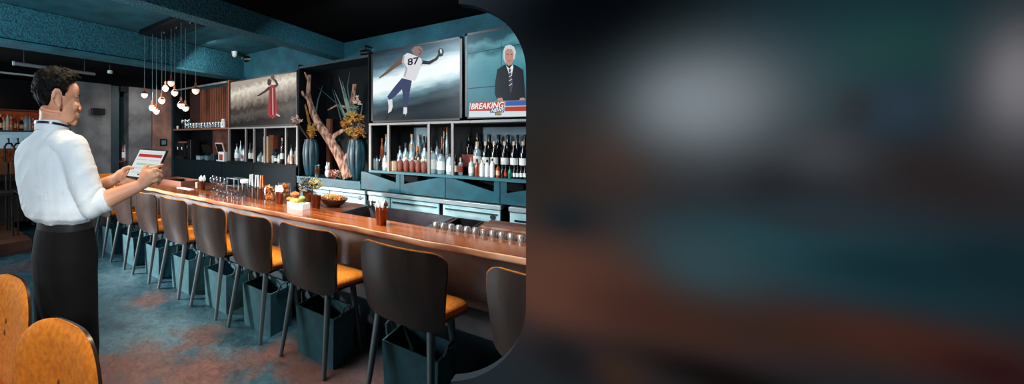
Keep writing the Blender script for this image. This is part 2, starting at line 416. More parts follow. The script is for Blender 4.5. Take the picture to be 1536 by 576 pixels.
# ------------------------------------------------------------------ bar stools
def row_outline(zs, hw, xf, t, cols=16):
    """shell standing up: rows of points front and back, welded round the rim"""
    mb = MB(); F = []; B = []
    for z in zs:
        h = hw(z); f = []; b = []
        for k in range(cols + 1):
            y = h * (-1 + 2 * k / cols)
            x = xf(y, z); th = t(y / max(h, 1e-6), z) if callable(t) else t
            f.append(mb.bm.verts.new((x + th, y, z))); b.append(mb.bm.verts.new((x, y, z)))
        F.append(f); B.append(b)
    n = len(zs)
    for j in range(n - 1):
        for k in range(cols):
            mb.face([F[j][k], F[j][k + 1], F[j + 1][k + 1], F[j + 1][k]]); mb.face([B[j][k], B[j + 1][k], B[j + 1][k + 1], B[j][k + 1]])
        mb.face([F[j][0], F[j + 1][0], B[j + 1][0], B[j][0]]); mb.face([F[j][cols], B[j][cols], B[j + 1][cols], F[j + 1][cols]])
    for k in range(cols):
        mb.face([F[0][k], B[0][k], B[0][k + 1], F[0][k + 1]]); mb.face([F[n - 1][k], F[n - 1][k + 1], B[n - 1][k + 1], B[n - 1][k]])
    return mb
ZB0, ZB1 = .492, .915
CORNER = [.06, .235]
def back_hw(z, inset=0.):
    base = .207 + (CORNER[1] - .207) * min(1, (z - ZB0) / .30)
    r1, r0 = CORNER[0], .06
    if z > ZB1 - r1: u = (z - (ZB1 - r1)) / r1; base -= r1 * (1 - math.sqrt(max(0, 1 - u * u)))
    if z < ZB0 + r0: u = ((ZB0 + r0) - z) / r0; base -= r0 * (1 - math.sqrt(max(0, 1 - u * u)))
    return base - inset
def back_x(y, z): return -.196 - (z - ZB0) * .13 + 1.0 * y * y - .02 * math.sin((z - ZB0) / .43 * PI)
def zrow(z0, z1, n=26):
    return [z0 + (z1 - z0) * (.5 - .5 * math.cos(PI * k / n)) for k in range(n + 1)]
def round_outline(x0, x1, hw0, hw1, r, n=6):
    pts = []
    cs = [(x1 - r, hw1 - r, 0), (x0 + r, hw0 - r, PI / 2), (x0 + r, -hw0 + r, PI), (x1 - r, -hw1 + r, 1.5 * PI)]
    for cx, cy, a0 in cs:
        for k in range(n + 1):
            a = a0 + PI / 2 * k / n; pts.append((cx + r * math.cos(a), cy + r * math.sin(a)))
    return pts
def make_stool(name, label):
    t = thing(name, label, 'chair')
    obj('back_shell', row_outline(zrow(ZB0, ZB1), back_hw, back_x, .012), WALNUT, t, angle=50)
    cu = row_outline(zrow(ZB0 + .03, ZB1 + .004), lambda z: max(.01, back_hw(min(z, ZB1), -.0035)), lambda y, z: back_x(y, z) + .0125,
                     lambda u, z: .004 + .026 * max(0, 1 - abs(u) ** 6) * max(0, 1 - abs((z - .70) / .215) ** 8))
    bc = obj('back_cushion', cu, ORANGE, t, angle=60)
    for bz in (.745, .70):
        x = back_x(0, bz) + .041
        obj('button', MB().ell((x, 0, bz), (.006, .007, .014), u=10, v=6), mat('button_dark', '#5b3310', .7), bc)
    o = round_outline(-.165, .245, .16, .225, .075)
    c = Vector((.02, 0))
    def ring(z, ins):
        return [((p[0] - c.x) * (1 - ins / .21) + c.x, p[1] * (1 - ins / .21), z + .022 * max(0, abs(p[1]) / .22) ** 2 * .5) for p in o]
    obj('seat_shell', MB().loft([ring(.492, .01), ring(.490, .0), ring(.504, 0)]), WALNUT, t)
    obj('seat_cushion', MB().loft([ring(.504, .004), ring(.512, -.003), ring(.53, -.004), ring(.545, .006), ring(.552, .022), ring(.555, .06), ring(.553, .15)]), ORANGE, t, angle=70)
    obj('seat_frame', MB().box((-.16, -.15, .474), (.17, .15, .492)), BLACK, t)
    for sx, sy in ((-1, -1), (-1, 1), (1, -1), (1, 1)):
        top = Vector((-.15 if sx < 0 else .15, sy * .145, .49)); bot = Vector((-.245 if sx < 0 else .2, sy * .178, 0.0))
        obj('leg', MB().tube([bot, bot + (top - bot) * .55, top], [.014, .0185, .022], 12), LEGM, t)
    pf = [Vector((.15, s * .145, .49)).lerp(Vector((.2, s * .178, 0)), .62) for s in (-1, 1)]
    obj('footrest', MB().tube(pf, .008, 8), LEGM, t)
    return t
SX = 2.135
FY = [.035, .68, 1.32, 1.875, 2.39, 2.945, 3.495, 4.06, 4.65]
stool_labels = [
    'dark stool with ochre rim cut off by the printed wall at its right',
    'largest dark-backed stool along the bar, wholly in view, ochre seat beside it',
    'dark-backed stool right behind the largest one, standing nearest the steel sink',
    'brown-backed stool facing the fruit tray, fourth along the bar from the printed wall',
    'brown-backed stool facing the steel shakers, fifth along the bar from the printed wall',
    'greyish brown stool facing the thin stemmed glasses, sixth along the bar from the printed wall',
    'greyish brown stool just right of the raised tablet, under the bar top',
    'pale brown stool below the hands holding the tablet, partly hidden by a forearm',
    'farthest stool along the bar, only legs and seat showing behind the elbow']
stool0 = make_stool('bar_stool', stool_labels[0])
for i, y in enumerate(FY):
    c = (SX, y + .175, 0)
    if i == 0: stool0.location = c; stool0['group'] = 'stools along the bar'; stool0.name = 'bar_stool'
    else: dup(stool0, c, 0, stool_labels[i])
e = dup(stool0, (2.45, 5.78, 0), -PI / 2 - .3, 'ochre-backed stool far off by the end wall, its cushion facing the room', group='stools facing the room')
# two stools in the near left corner, cushions turned to us
def face_rz(n): return math.atan2(n.y, n.x)
q = pD(104, 478, 1.157); p = pD(23, 410, 1.54)
def facing(deg): return (-RT * math.sin(math.radians(deg)) - AX * math.cos(math.radians(deg)))
CORNER[:] = [.165, .225]
lounge = None
for pt, deg, lab in ((q, 31, 'ochre cushioned chair at the bottom edge, lower of the pair before the black trousers'), (p, 33, 'ochre cushioned chair cut by the left edge, higher of the pair before the trousers')):
    n = facing(deg); at_ = (pt.x + n.x * .24, pt.y + n.y * .24, 0)
    if lounge is None: lounge = make_stool('cushioned_chair', lab); lounge.location = at_; lounge.rotation_euler.z = face_rz(n); lounge['group'] = 'chairs in the near corner'
    else: dup(lounge, at_, face_rz(n), lab)

# ------------------------------------------------------------------ storage bins under the stools
BIN = mat('teal_canvas', '#194f5a', .8, col2='#123f49', nscale=12, bump=.1)
def make_bin(label):
    t = thing('storage_bin', label, 'storage bin', group='bins under the stools')
    w, d, h, th = .155, .132, .33, .008
    mb = MB()
    r = lambda a, b, z: [(-a, -b, z), (a, -b, z), (a, b, z), (-a, b, z)]
    mb.loft([r(d - .012, w - .012, 0), r(d, w, h), r(d - th, w - th, h), r(d - .02, w - .02, .02)])
    obj('bin_body', mb, BIN, t, smooth=False)
    for s in (-1, 1):
        obj('handle', MB().tube([(-.06, s * w, h - .02), (-.04, s * (w + .02), h + .05), (.03, s * (w + .025), h + .055), (.06, s * w, h - .02)], .007, 8), mat('strap_dark', '#0d2128', .8), t)
    return t
bin_where = ['under the stool cut off by the printed wall', 'under the largest stool', 'under the dark stool nearest the sink', 'under the stool facing the fruit tray', 'under the stool facing the shakers',
             'under the stool facing the thin stemmed glasses', 'under the stool right of the tablet', 'under the stool below the hands', 'under the farthest stool at the bar']
bin0 = None
for i, y in enumerate(FY):
    lab = 'teal open storage bin ' + bin_where[i]
    loc = (2.135, y + .155, 0)
    if bin0 is None: bin0 = make_bin(lab); bin0.location = loc
    else: dup(bin0, loc, 0, lab)

# ------------------------------------------------------------------ the bar itself
bar = thing('bar_counter', 'long glossy reddish wood bar top with wavy pale front edge on grey base', 'bar counter', (2.25, 2.2, 0))
Y0, Y1 = -.7, 5.35
n = 60
front = [(2.25 + .012 * math.sin(i * .7) + .008 * math.sin(i * 1.9 + 1), Y0 + (Y1 - Y0) * i / n) for i in range(n + 1)]
top = [(x, y, .858) for x, y in front] + [(2.58, Y1, .858), (2.58, Y0, .858)]
bt = obj('bar_top', MB().prism(top, (0, 0, .034)), WOODC, bar, world=True, angle=30)
edge = MB().loft([[(x - .003, y, .852), (x - .011, y, .862), (x - .009, y, .886), (x + .006, y, .892), (x + .02, y, .852)] for x, y in front])
obj('bark_edge', edge, WOODE, bar, world=True, angle=60)
# rear deck with openings for the sink and the ice well
dk = MB()
dk.box((2.58, 1.70, .80), (3.2, Y1, .862))
dk.box((2.58, Y0, .80), (2.84, .98, .862)); dk.box((3.16, .98, .80), (3.2, 1.70, .862)); dk.box((2.58, .98, .80), (2.60, 1.70, .862))
dk.box((3.16, Y0, .80), (3.2, .98, .862)); dk.box((2.84, .92, .80), (3.16, .98, .862)); dk.box((2.84, Y0, .80), (3.16, .74, .862))
obj('rear_deck', dk, WOODD, bar, world=True, smooth=False)
obj('bar_front', MB().box((2.54, Y0, .0), (2.575, Y1, .857)), CONC, bar, world=True, smooth=False)
obj('front_ledge', MB().box((2.48, Y0, .47), (2.54, Y1, .50)), CONC, bar, world=True, smooth=False)
obj('rear_board', MB().box((3.16, Y0, .0), (3.2, Y1, .80)), CHAR, bar, world=True, smooth=False)
obj('kick_board', MB().box((2.515, Y0, .0), (2.54, Y1, .28)), DARKT, bar, world=True, smooth=False)
# sink
sk = thing('steel_sink', 'deep dark steel sink sunk into the bar behind the napkin cup', 'sink', (2.93, 1.34, .6))
r = lambda x0, x1, y0, y1, z: [(x0, y0, z), (x1, y0, z), (x1, y1, z), (x0, y1, z)]
DSTEEL = mat('dark_steel', '#4a4347', .3, .9, col2='#2a2629', nscale=6)
obj('basin', MB().loft([r(2.70, 3.06, 1.1, 1.58, .60), r(2.70, 3.06, 1.1, 1.58, .61), r(2.612, 3.148, .992, 1.688, .868), r(2.602, 3.158, .982, 1.698, .868), r(2.602, 3.158, .982, 1.698, .84), r(2.69, 3.08, 1.08, 1.6, .59)]), DSTEEL, sk, world=True, smooth=False)
obj('rim', MB().box((2.59, .965, .8625), (2.612, 1.715, .87)).box((3.148, .965, .8625), (3.175, 1.715, .87)).box((2.612, .945, .8625), (3.148, .992, .87)).box((2.612, 1.688, .8625), (3.148, 1.715, .87)), STEEL, sk, world=True, smooth=False)
obj('drain', MB().lathe([(.0, 0), (.03, 0), (.034, .003), (.0, .004)], (2.94, 1.34, .611), 16), BLACK, sk, world=True)
tp = thing('bar_tap', 'slim steel tap standing at the far corner of the dark sink', 'tap', pZ(553, 312, .862))
bx = tp.location
obj('tap_column', MB().tube([bx, bx + Vector((0, 0, .07))], [.012, .009], 12), STEEL, tp, world=True)
obj('tap_lever', MB().tube([bx + Vector((.03, -.02, 0)), bx + Vector((.03, -.02, .065))], .008, 10), STEEL, tp, world=True)
iw = thing('ice_well', 'small black steel ice well between sink and wooden board', 'ice well', (3.0, .83, .68))
obj('well_liner', MB().loft([r(2.88, 3.12, .78, .88, .68), r(2.852, 3.148, .752, .908, .87), r(2.842, 3.158, .742, .918, .87), r(2.842, 3.158, .742, .918, .82), r(2.87, 3.13, .77, .89, .67)]), DSTEEL, iw, world=True, smooth=False)
wb = obj('serving_board', MB().box((2.75, -.45, .8625), (3.18, .70, .885)), WOODC, None, bevel=.004)
tag(wb, 'raised reddish wooden board behind the row of striped tumblers', 'board')
# rail of tumblers
rl = thing('glass_rail', 'steel rail holding the row of upturned striped tumblers', 'glass rail', (2.63, .6, .862))
obj('rail_tray', MB().box((2.59, -.45, .8625), (2.675, .94, .868)).box((2.668, -.45, .868), (2.675, .94, .882)), STEEL, rl, world=True, smooth=False)
TUMB = glassy('ribbed_glass', '#e0d4cc', .2, .1, .3)
def ribs(a, z): return 1 + .035 * math.cos(14 * a)
tum0 = None
for k in range(13):
    y = .905 - k * .0485
    loc = (2.63, y, .8685)
    lab = 'clear ribbed tumbler upturned in the steel rail, %s from the sink' % ORD[k]
    if tum0 is None:
        tum0 = thing('ribbed_tumbler', lab, 'glass', loc, 0, 'upturned tumblers in the rail')
        obj('tumbler_wall', MB().lathe([(.0205, 0), (.022, .002), (.0215, .05), (.017, .057), (.0, .058), (.0, .052), (.016, .05), (.0195, .003)], seg=36, fn=ribs), TUMB, tum0, angle=80)
    else: dup(tum0, loc, k * .4, lab)
XF = 3.9
def yX(px, X=XF): return pX(px, 207, X).y
# ------------------------------------------------------------------ drawer units with triangular openings
def drawer_unit(y1, y0, tri, label, group='teal drawer units'):
    """y1 > y0; tri = picture points of the dark opening, all on the front plane"""
    t = thing('drawer_unit', label, 'drawer unit', (XF, (y0 + y1) / 2, .90), 0, group)
    zb, zt = .90, 1.105
    out = [(XF, y1 - .003, zb), (XF, y0 + .003, zb), (XF, y0 + .003, zt)]
    if tri:
        tp = [pX(a, b, XF) for a, b in tri]
        tp.sort(key=lambda p: p.y)
        ys = [max(y0 + .012, min(y1 - .012, p.y)) for p in tp]
        lowi = min(range(3), key=lambda i: tp[i].z); lz = tp[lowi].z; ly = ys[lowi]
        out += [(XF, ys[0], zt)]
        if abs(ly - ys[0]) < abs(ly - ys[-1]): out += [(XF, ys[0] + .001, lz), (XF, ys[-1], zt)]
        else: out += [(XF, ys[-1] - .001, lz), (XF, ys[-1], zt)]
    out += [(XF, y1 - .003, zt)]
    obj('front_panel', MB().prism(out, (.018, 0, 0)), PANELT, t, world=True, smooth=False)
    obj('carcass', MB().box((XF + .2, y0, zb), (XF + .425, y1, zt)).box((XF + .02, y0, zb), (XF + .2, y1, zb + .01)), CHAR, t, world=True, smooth=False)
    return t
S4 = [2.19, yX(600), yX(668), yX(750), .28, -.2]
tris = [[(547, 257), (594, 260), (594, 274)], [(606, 261), (662, 265), (606, 276)], [(676, 266), (741, 273), (741, 288)], [(760, 271), (840, 279), (760, 290)], None]
labs = ['teal drawer front with dark triangular notch just right of the big branch', 'teal drawer front with dark notch below the brown jugs', 'teal drawer front whose notch shows a round thing, below the white bottles', 'teal drawer front cut by the printed wall', 'teal drawer front behind the printed wall']
for i in range(4): drawer_unit(S4[i], S4[i + 1], tris[i], labs[i])
rb = thing('rolled_bottle', 'dark round bottle lying in the triangular notch under the white bottles', 'bottle', pX(729, 278, 3.98))
rb.location.z = .945
obj('bottle_body', MB().tube([rb.location + Vector((.0, 0, .03)), rb.location + Vector((.2, .02, .03))], [.034, .034], 16), CHAR, rb, world=True)
obj('bottle_foot', MB().tube([rb.location + Vector((-.004, 0, .03)), rb.location + Vector((.0, 0, .03))], [.026, .03], 16), COPPER, rb, world=True)
ML = [6.2, 5.5, 4.75, 4.0, 3.16]
low = thing('low_cabinet', 'long dark teal low cabinet under the left bottle bays', 'cabinet', (XF, 4.7, 0))
UNLIT = mat('unlit_teal', '#08171d', .6, spec=.15)  # same teal as the drawers, with its shade put into the colour
obj('cabinet_body', MB().box((XF, 3.16, 0), (XF + .43, 6.2, 1.104)), UNLIT, low, world=True, smooth=False)
for a, b in zip(ML, ML[1:]):
    obj('cabinet_door', MB().prism([(XF - .018, a - .004, .45), (XF - .018, b + .004, .45), (XF - .018, b + .004, 1.10), (XF - .018, (a + b) / 2, 1.07), (XF - .018, a - .2, 1.10), (XF - .018, a - .004, 1.10)], (.018, 0, 0)), UNLIT, low, world=True, smooth=False)
# ------------------------------------------------------------------ fridges under the steel ledge
def fridge(y1, y0, doors, label, badge=None, grille=None):
    t = thing('bar_fridge', label, 'fridge', (XF, (y0 + y1) / 2, 0), 0, 'under-counter fridges')
    obj('fridge_body', MB().box((XF + .02, y0, 0), (XF + .43, y1, .845)), CHAR, t, world=True, smooth=False)
    obj('steel_top', MB().box((XF - .03, y0, .845), (XF + .43, y1, .885)), LEDGE, t, world=True, smooth=False, bevel=.003)
    for a, b in doors:
        d = obj('fridge_door', MB().box((XF - .012, b + .006, .13), (XF + .02, a - .006, .835)), STEELT, t, world=True, smooth=False, bevel=.004)
        obj('door_grip', MB().box((XF - .024, b + .03, .79), (XF - .012, a - .03, .805)), STEEL, d, world=True, smooth=False)
    if badge:
        p = pX(badge[0], badge[1], XF - .012)
        obj('round_lock', MB().tube([p + Vector((0, 0, 0)), p + Vector((-.01, 0, 0))], [.024, .02], 16), mat('lock_ring', '#3b6a74', .3, .8), t, world=True)
    if grille:
        a, b = grille
        g = obj('grille_panel', MB().box((XF - .01, b + .006, .13), (XF + .02, a - .006, .835)), STEELT, t, world=True, smooth=False)
        m = MB()
        for k in range(9): m.box((XF - .014, b + .04, .50 + k * .032), (XF - .009, a - .04, .518 + k * .032))
        obj('vent_slots', m, CHAR, g, world=True, smooth=False)
    return t
fridge(3.1, yX(549), [(3.1, 2.62), (2.62, yX(549))], 'steel bar fridge left of the napkin cup, below the branch', (540, 297))
fridge(yX(553), yX(752), [(yX(586), yX(660)), (yX(664), yX(752))], 'long steel bar fridge behind the sink, below the brown jugs', (739, 326), (yX(553), yX(586)))
fridge(yX(764), -.3, [(.3, -.3)], 'steel fridge with vent grille next to the printed wall', None, (yX(764), .3))

# ------------------------------------------------------------------ bottle shelf units
MIRR = mat('blue_grey_panel', '#6f8d9c', .45, col2='#577584', nscale=3)
SHELFT = mat('shelf_teal', '#2f6672', .4)
def shelf_unit(y1, y0, dividers, label, backs=()):
    t = thing('bottle_shelf', label, 'shelf', (XF, (y0 + y1) / 2, 1.105), 0, 'bottle shelf units')
    obj('base_board', MB().box((XF - .012, y0, 1.105), (XF + .45, y1, 1.13)), SHELFT if y1 < 3 else CHAR, t, world=True, smooth=False)
    obj('top_board', MB().box((XF - .01, y0, 1.645), (XF + .45, y1, 1.668)), FRAMEM, t, world=True, smooth=False)
    obj('back_panel', MB().box((XF + .43, y0, 1.13), (XF + .45, y1, 1.645)), CHAR, t, world=True, smooth=False)
    for y in dividers:
        obj('post', MB().box((XF - .012, y - .011, 1.13), (XF + .02, y + .011, 1.645)), FRAMEM, t, world=True, smooth=False)
    for y in (y0 + .008, y1 - .008):
        obj('side_panel', MB().box((XF + .02, y - .008, 1.13), (XF + .43, y + .008, 1.645)), CHAR, t, world=True, smooth=False)
    for a, b, z0, z1 in backs:
        obj('mirror_panel', MB().box((XF + .42, b, z0), (XF + .43, a, z1)), MIRR, t, world=True, smooth=False)
    return t
shelf_unit(2.085, -.2, [yX(555.5), yX(583), yX(643.5), yX(679)], 'open bottle shelf below the football screen', [(pX(621, 200, XF + .42).y, pX(645, 200, XF + .42).y, 1.35, 1.62), (pX(724, 200, XF + .42).y, .0, 1.33, 1.61)])
shelf_unit(4.58, 3.14, [4.57, yX(369), yX(381.5), yX(397.5), yX(429), 3.15], 'open bottle shelf below the basketball screen')
# glass shelf with slats at the far left of the back wall
gs = thing('glass_shelf', 'narrow wooden shelf of glasses under brown vertical slats', 'shelf', (XF, 5.4, 1.645))
obj('shelf_board', MB().box((XF - .01, 4.58, 1.645), (XF + .45, 6.24, 1.672)), mat('rust_wood', '#7a4a38', .5), gs, world=True, smooth=False)
obj('side_board', MB().box((XF, 6.22, 1.13), (XF + .45, 6.25, 2.4)), CHAR, gs, world=True, smooth=False)
obj('side_board', MB().box((XF, 4.585, 1.13), (XF + .45, 4.605, 2.45)), mat('rust_wood', '#7a4a38', .5), gs, world=True, smooth=False)
obj('lower_back', MB().box((XF + .42, 4.60, 1.13), (XF + .45, 5.55, 1.645)), mat('rust_wall', '#7d4535', .7, col2='#4d2c25', nscale=6), gs, world=True, smooth=False)
obj('lower_back', MB().box((XF + .42, 5.55, 1.13), (XF + .45, 6.22, 1.645)), CHAR, gs, world=True, smooth=False)
sl = thing('slat_screen', 'screen of thin reddish brown vertical wood slats', 'slat screen', (XF + .3, 5.4, 1.673))
m = MB()
y = 4.62; k = 0
while y < 5.75:
    m.box((XF + .28, y, 1.673), (XF + .32, y + .03, 2.42)); y += .05; k += 1
obj('slats', m, SLAT, sl, world=True, smooth=False)
obj('slat_back', MB().box((XF + .36, 4.61, 1.673), (XF + .38, 6.21, 2.44)), mat('dark_rust', '#3a1d16', .8), sl, world=True, smooth=False)
tr = obj('light_rail', MB().box((XF - .03, 4.61, 2.405), (XF - .002, 6.24, 2.43)), mat('rail_metal', '#b9a89c', .4, .6)); tag(tr, 'thin metal rail along the top of the brown slats', 'rail')
# niche between the two shelf units
nc = thing('niche_deck', 'dark teal niche deck carrying the branch and two vases', 'shelf', (XF, 2.6, .90))
obj('deck_board', MB().box((XF - .012, 2.195, .96), (XF + .45, 3.155, .985)), PANELT, nc, world=True, smooth=False)
obj('deck_front', MB().box((XF - .005, 2.195, .89), (XF + .01, 3.155, .96)), PANELT, nc, world=True, smooth=False)
obj('niche_back', MB().box((XF + .43, 2.09, .985), (XF + .455, 3.135, 2.5)), mat('niche_black', '#060b0e', .6, spec=.12), nc, world=True, smooth=False)
obj('side_panel', MB().box((XF + .0, 2.087, 1.13), (XF + .45, 2.1, 2.5)), CHAR, nc, world=True, smooth=False)
obj('side_panel', MB().box((XF + .0, 3.12, .985), (XF + .45, 3.135, 2.5)), CHAR, nc, world=True, smooth=False)
obj('top_frame', MB().box((XF, 2.1, 2.44), (XF + .45, 3.12, 2.47)), DARKT, nc, world=True, smooth=False)

# ------------------------------------------------------------------ wall screens
def flat(parent, name, pts, m, X, th=.002):
    return obj(name, MB().prism([pX(a, b, X) for a, b in pts], (-th, 0, 0)), m, parent, world=True, smooth=False)
def strand(parent, name, pts, rad, m, X, th=.002):
    """limb outline: a flat ribbon along picture points with half widths"""
    L, R_ = [], []
    for i, (a, b) in enumerate(pts):
        p0 = Vector(pts[max(i - 1, 0)]); p1 = Vector(pts[min(i + 1, len(pts) - 1)]); d = (p1 - p0).normalized(); nn = Vector((-d.y, d.x))
        L.append((a + nn.x * rad[i], b + nn.y * rad[i])); R_.append((a - nn.x * rad[i], b - nn.y * rad[i]))
    return flat(parent, name, L + R_[::-1], m, X, th)
def tv(y1, y0, z0, z1, label, bez=.02):
    t = thing('wall_screen', label, 'screen', (XF, (y0 + y1) / 2, z0), 0, 'wall screens')
    obj('bezel', MB().box((XF, y0, z0), (XF + .05, y1, z1)).box((XF - .008, y0, z0), (XF, y1, z0 + bez)).box((XF - .008, y0, z1 - bez), (XF, y1, z1)).box((XF - .008, y0, z0), (XF, y0 + bez, z1)).box((XF - .008, y1 - bez, z0), (XF, y1, z1)), BLACK, t, world=True, smooth=False)
    obj('wall_mount', MB().box((XF + .05, (y0 + y1) / 2 - .12, (z0 + z1) / 2 - .12), (XB, (y0 + y1) / 2 + .12, (z0 + z1) / 2 + .12)), BLACK, t, world=True, smooth=False)
    return t
def screen_mat(name, setup):
    m = bpy.data.materials.new(name); m.use_nodes = True; nt = m.node_tree; b = nt.nodes['Principled BSDF']
    b.inputs['Base Color'].default_value = (0, 0, 0, 1); b.inputs['Roughness'].default_value = .3; b.inputs['Specular IOR Level'].default_value = .12
    out = setup(nt); nt.links.new(out, b.inputs['Emission Color']); b.inputs['Emission Strength'].default_value = 1.
    return m
def N(nt, kind, **k):
    n = nt.nodes.new(kind)
    for a, v in k.items(): setattr(n, a, v)
    return n
def ramp(nt, fac, stops):
    r_ = nt.nodes.new('ShaderNodeValToRGB')
    while len(r_.color_ramp.elements) < len(stops): r_.color_ramp.elements.new(.5)
    for e_, (p_, c_) in zip(r_.color_ramp.elements, stops): e_.position = p_; e_.color = lin(c_)
    nt.links.new(fac, r_.inputs['Fac']); return r_.outputs['Color']
def axis_pos(nt, ay, az, k, wob=.0, wscale=3., mscale=None):
    tc = N(nt, 'ShaderNodeTexCoord'); s = N(nt, 'ShaderNodeSeparateXYZ'); nt.links.new(tc.outputs['Object'], s.inputs[0])
    a = N(nt, 'ShaderNodeMath', operation='MULTIPLY_ADD'); a.inputs[1].default_value = ay; a.inputs[2].default_value = k; nt.links.new(s.outputs['Y'], a.inputs[0])
    b = N(nt, 'ShaderNodeMath', operation='MULTIPLY_ADD'); b.inputs[1].default_value = az; nt.links.new(s.outputs['Z'], b.inputs[0]); nt.links.new(a.outputs[0], b.inputs[2])
    if not wob: return b.outputs[0]
    n = N(nt, 'ShaderNodeTexNoise'); n.inputs['Scale'].default_value = wscale; n.inputs['Detail'].default_value = 6; mp_ = N(nt, 'ShaderNodeMapping'); mp_.inputs['Scale'].default_value = mscale or (1, 1, 1); nt.links.new(tc.outputs['Object'], mp_.inputs['Vector']); nt.links.new(mp_.outputs['Vector'], n.inputs['Vector'])
    c = N(nt, 'ShaderNodeMath', operation='MULTIPLY_ADD'); c.inputs[1].default_value = wob; nt.links.new(n.outputs['Fac'], c.inputs[0]); nt.links.new(b.outputs[0], c.inputs[2])
    return c.outputs[0]
# football
t = tv(2.055, 1.1, 1.675, 2.487, 'large wall screen showing a leaping football player in a white jersey')
zf = lambda a, b: pX(a, b, XF)
p_hi = zf(600, 115); p_hi2 = zf(690, 112)
# stadium light band runs from lower left to upper right of the picture
dy, dz = p_hi2.y - p_hi.y, p_hi2.z - p_hi.z
def foot_setup(nt):
    # band coordinate: height above a tilted line, measured in metres from the screen base (object coords are relative to the screen)
    base = t.location
    q0 = zf(560, 138) - base; q1 = zf(691, 100) - base
    sl_ = (q1.z - q0.z) / (q1.y - q0.y)
    v = axis_pos(nt, -sl_, 1., -(q0.z - sl_ * q0.y) + .42, .11, 7., (1, .7, 2.6))
    return ramp(nt, v, [(0., '#1a2228'), (.12, '#2c373e'), (.2, '#1f2a31'), (.25, '#42545d'), (.29, '#3a515c'), (.35, '#6c909d'), (.40, '#c4e0e6'), (.46, '#f6fdfc'), (.58, '#f0fafb'), (.66, '#7fa3b3'), (.74, '#4a6675'), (.9, '#1d2f3b')])
XS = XF - .001
obj('display', MB().box((XF - .004, 1.12, 1.695), (XF, 2.035, 2.467)), screen_mat('football_picture', foot_setup), t, world=True, smooth=False)
XG = XF - .0045
wht = screen('jersey_white', '#d9dadd'); gre = screen('jersey_shade', '#a3a5ad'); nav = screen('trouser_navy', '#3c4566'); skn = screen('player_skin', '#6b5648'); drk = screen('player_dark', '#23262e'); hel = screen('helmet', '#8a7470')
fp = obj('player_picture', MB().prism([pX(a, b, XG) for a, b in [(606, 83), (611, 79.5), (617, 81), (624, 84), (631, 87), (634, 92), (630, 104), (623, 121), (614, 120), (604, 116), (608, 103), (603, 94)]], (-.002, 0, 0)), wht, t, world=True, smooth=False)
strand(fp, 'arm', [(605, 89), (592, 99), (580, 109), (569, 117)], [4.5, 3, 2, 1], skn, XG)
strand(fp, 'arm', [(632, 94), (644, 95), (654, 89), (659, 82)], [4, 3.3, 2.2, 1.6], drk, XG)
strand(fp, 'arm_shine', [(633, 97), (645, 97.5), (655, 91)], [.8, .8, .5], wht, XG - .002)
flat(fp, 'helmet', [(617, 75), (622, 69.5), (629, 69), (634, 73), (633, 79), (628, 85), (620, 81)], hel, XG)
strand(fp, 'face_guard', [(628, 73), (632, 77), (629, 82)], [1, 1, 1], screen('guard_red', '#7d4038'), XG - .002)
flat(fp, 'football', [(657, 76), (660, 72), (664, 73), (666, 78), (664, 84), (660, 85), (657, 81)], drk, XG)
strand(fp, 'football_stripe', [(661, 74), (662, 80)], [1.2, 1.2], wht, XG - .002)
flat(fp, 'trousers', [(603, 117), (618, 121), (615, 136), (611, 160), (605, 161), (604, 140), (603, 134), (590, 147), (584, 150), (581, 145), (592, 130)], nav, XG)
strand(fp, 'lower_leg', [(585, 149), (586, 160), (584, 170)], [3.4, 3, 1.8], wht, XG)
strand(fp, 'lower_leg', [(608, 161), (608, 168), (606, 174)], [2.6, 2.8, 1.6], wht, XG)
strand(fp, 'shoe', [(587, 168), (582, 173), (578, 180)], [1.4, 2, .8], drk, XG - .001)
strand(fp, 'shoe', [(607, 171), (605, 177)], [1.8, 1.2], drk, XG - .001)
strand(fp, 'jersey_fold', [(606, 84), (604, 93), (610, 103), (607, 115)], [1.2, 1.5, 1.2, 1], gre, XG - .002)
def lettering(parent, txt, px, py, X, hpx, m, name, slant=.0, bold=0., width=None):
    """raised letters lying on a plane that faces the room; px,py = left end of the base line"""
    cu = bpy.data.curves.new(name, 'FONT'); cu.body = txt; cu.size = 1; cu.shear = slant; cu.extrude = .0; cu.offset = bold
    tmp = bpy.data.objects.new(name, cu); COL.objects.link(tmp)
    dg = bpy.context.evaluated_depsgraph_get(); me = bpy.data.meshes.new_from_object(tmp.evaluated_get(dg)); bpy.data.objects.remove(tmp)
    p = pX(px, py, X); H = abs(pX(px, py - hpx, X).z - p.z) / .70
    xs = [v.co.x for v in me.vertices]; w0 = max(xs) - min(xs)
    WX = H if width is None else (p.y - pX(width, py, X).y) / w0
    mx = min(xs)
    for v in me.vertices: v.co = Vector((X, p.y - (v.co.x - mx) * WX, p.z + v.co.y * H))
    bm = bmesh.new(); bm.from_mesh(me)
    ret = bmesh.ops.extrude_face_region(bm, geom=bm.faces[:]); bmesh.ops.translate(bm, verts=[g for g in ret['geom'] if isinstance(g, bmesh.types.BMVert)], vec=(-.0015, 0, 0))
    bm.to_mesh(me); bm.free()
    return obj(name, me, m, parent, world=True, smooth=False)
lettering(fp, '87', 611.5, 98, XG - .0025, 10, drk, 'jersey_number', .0, .02, 628.5)
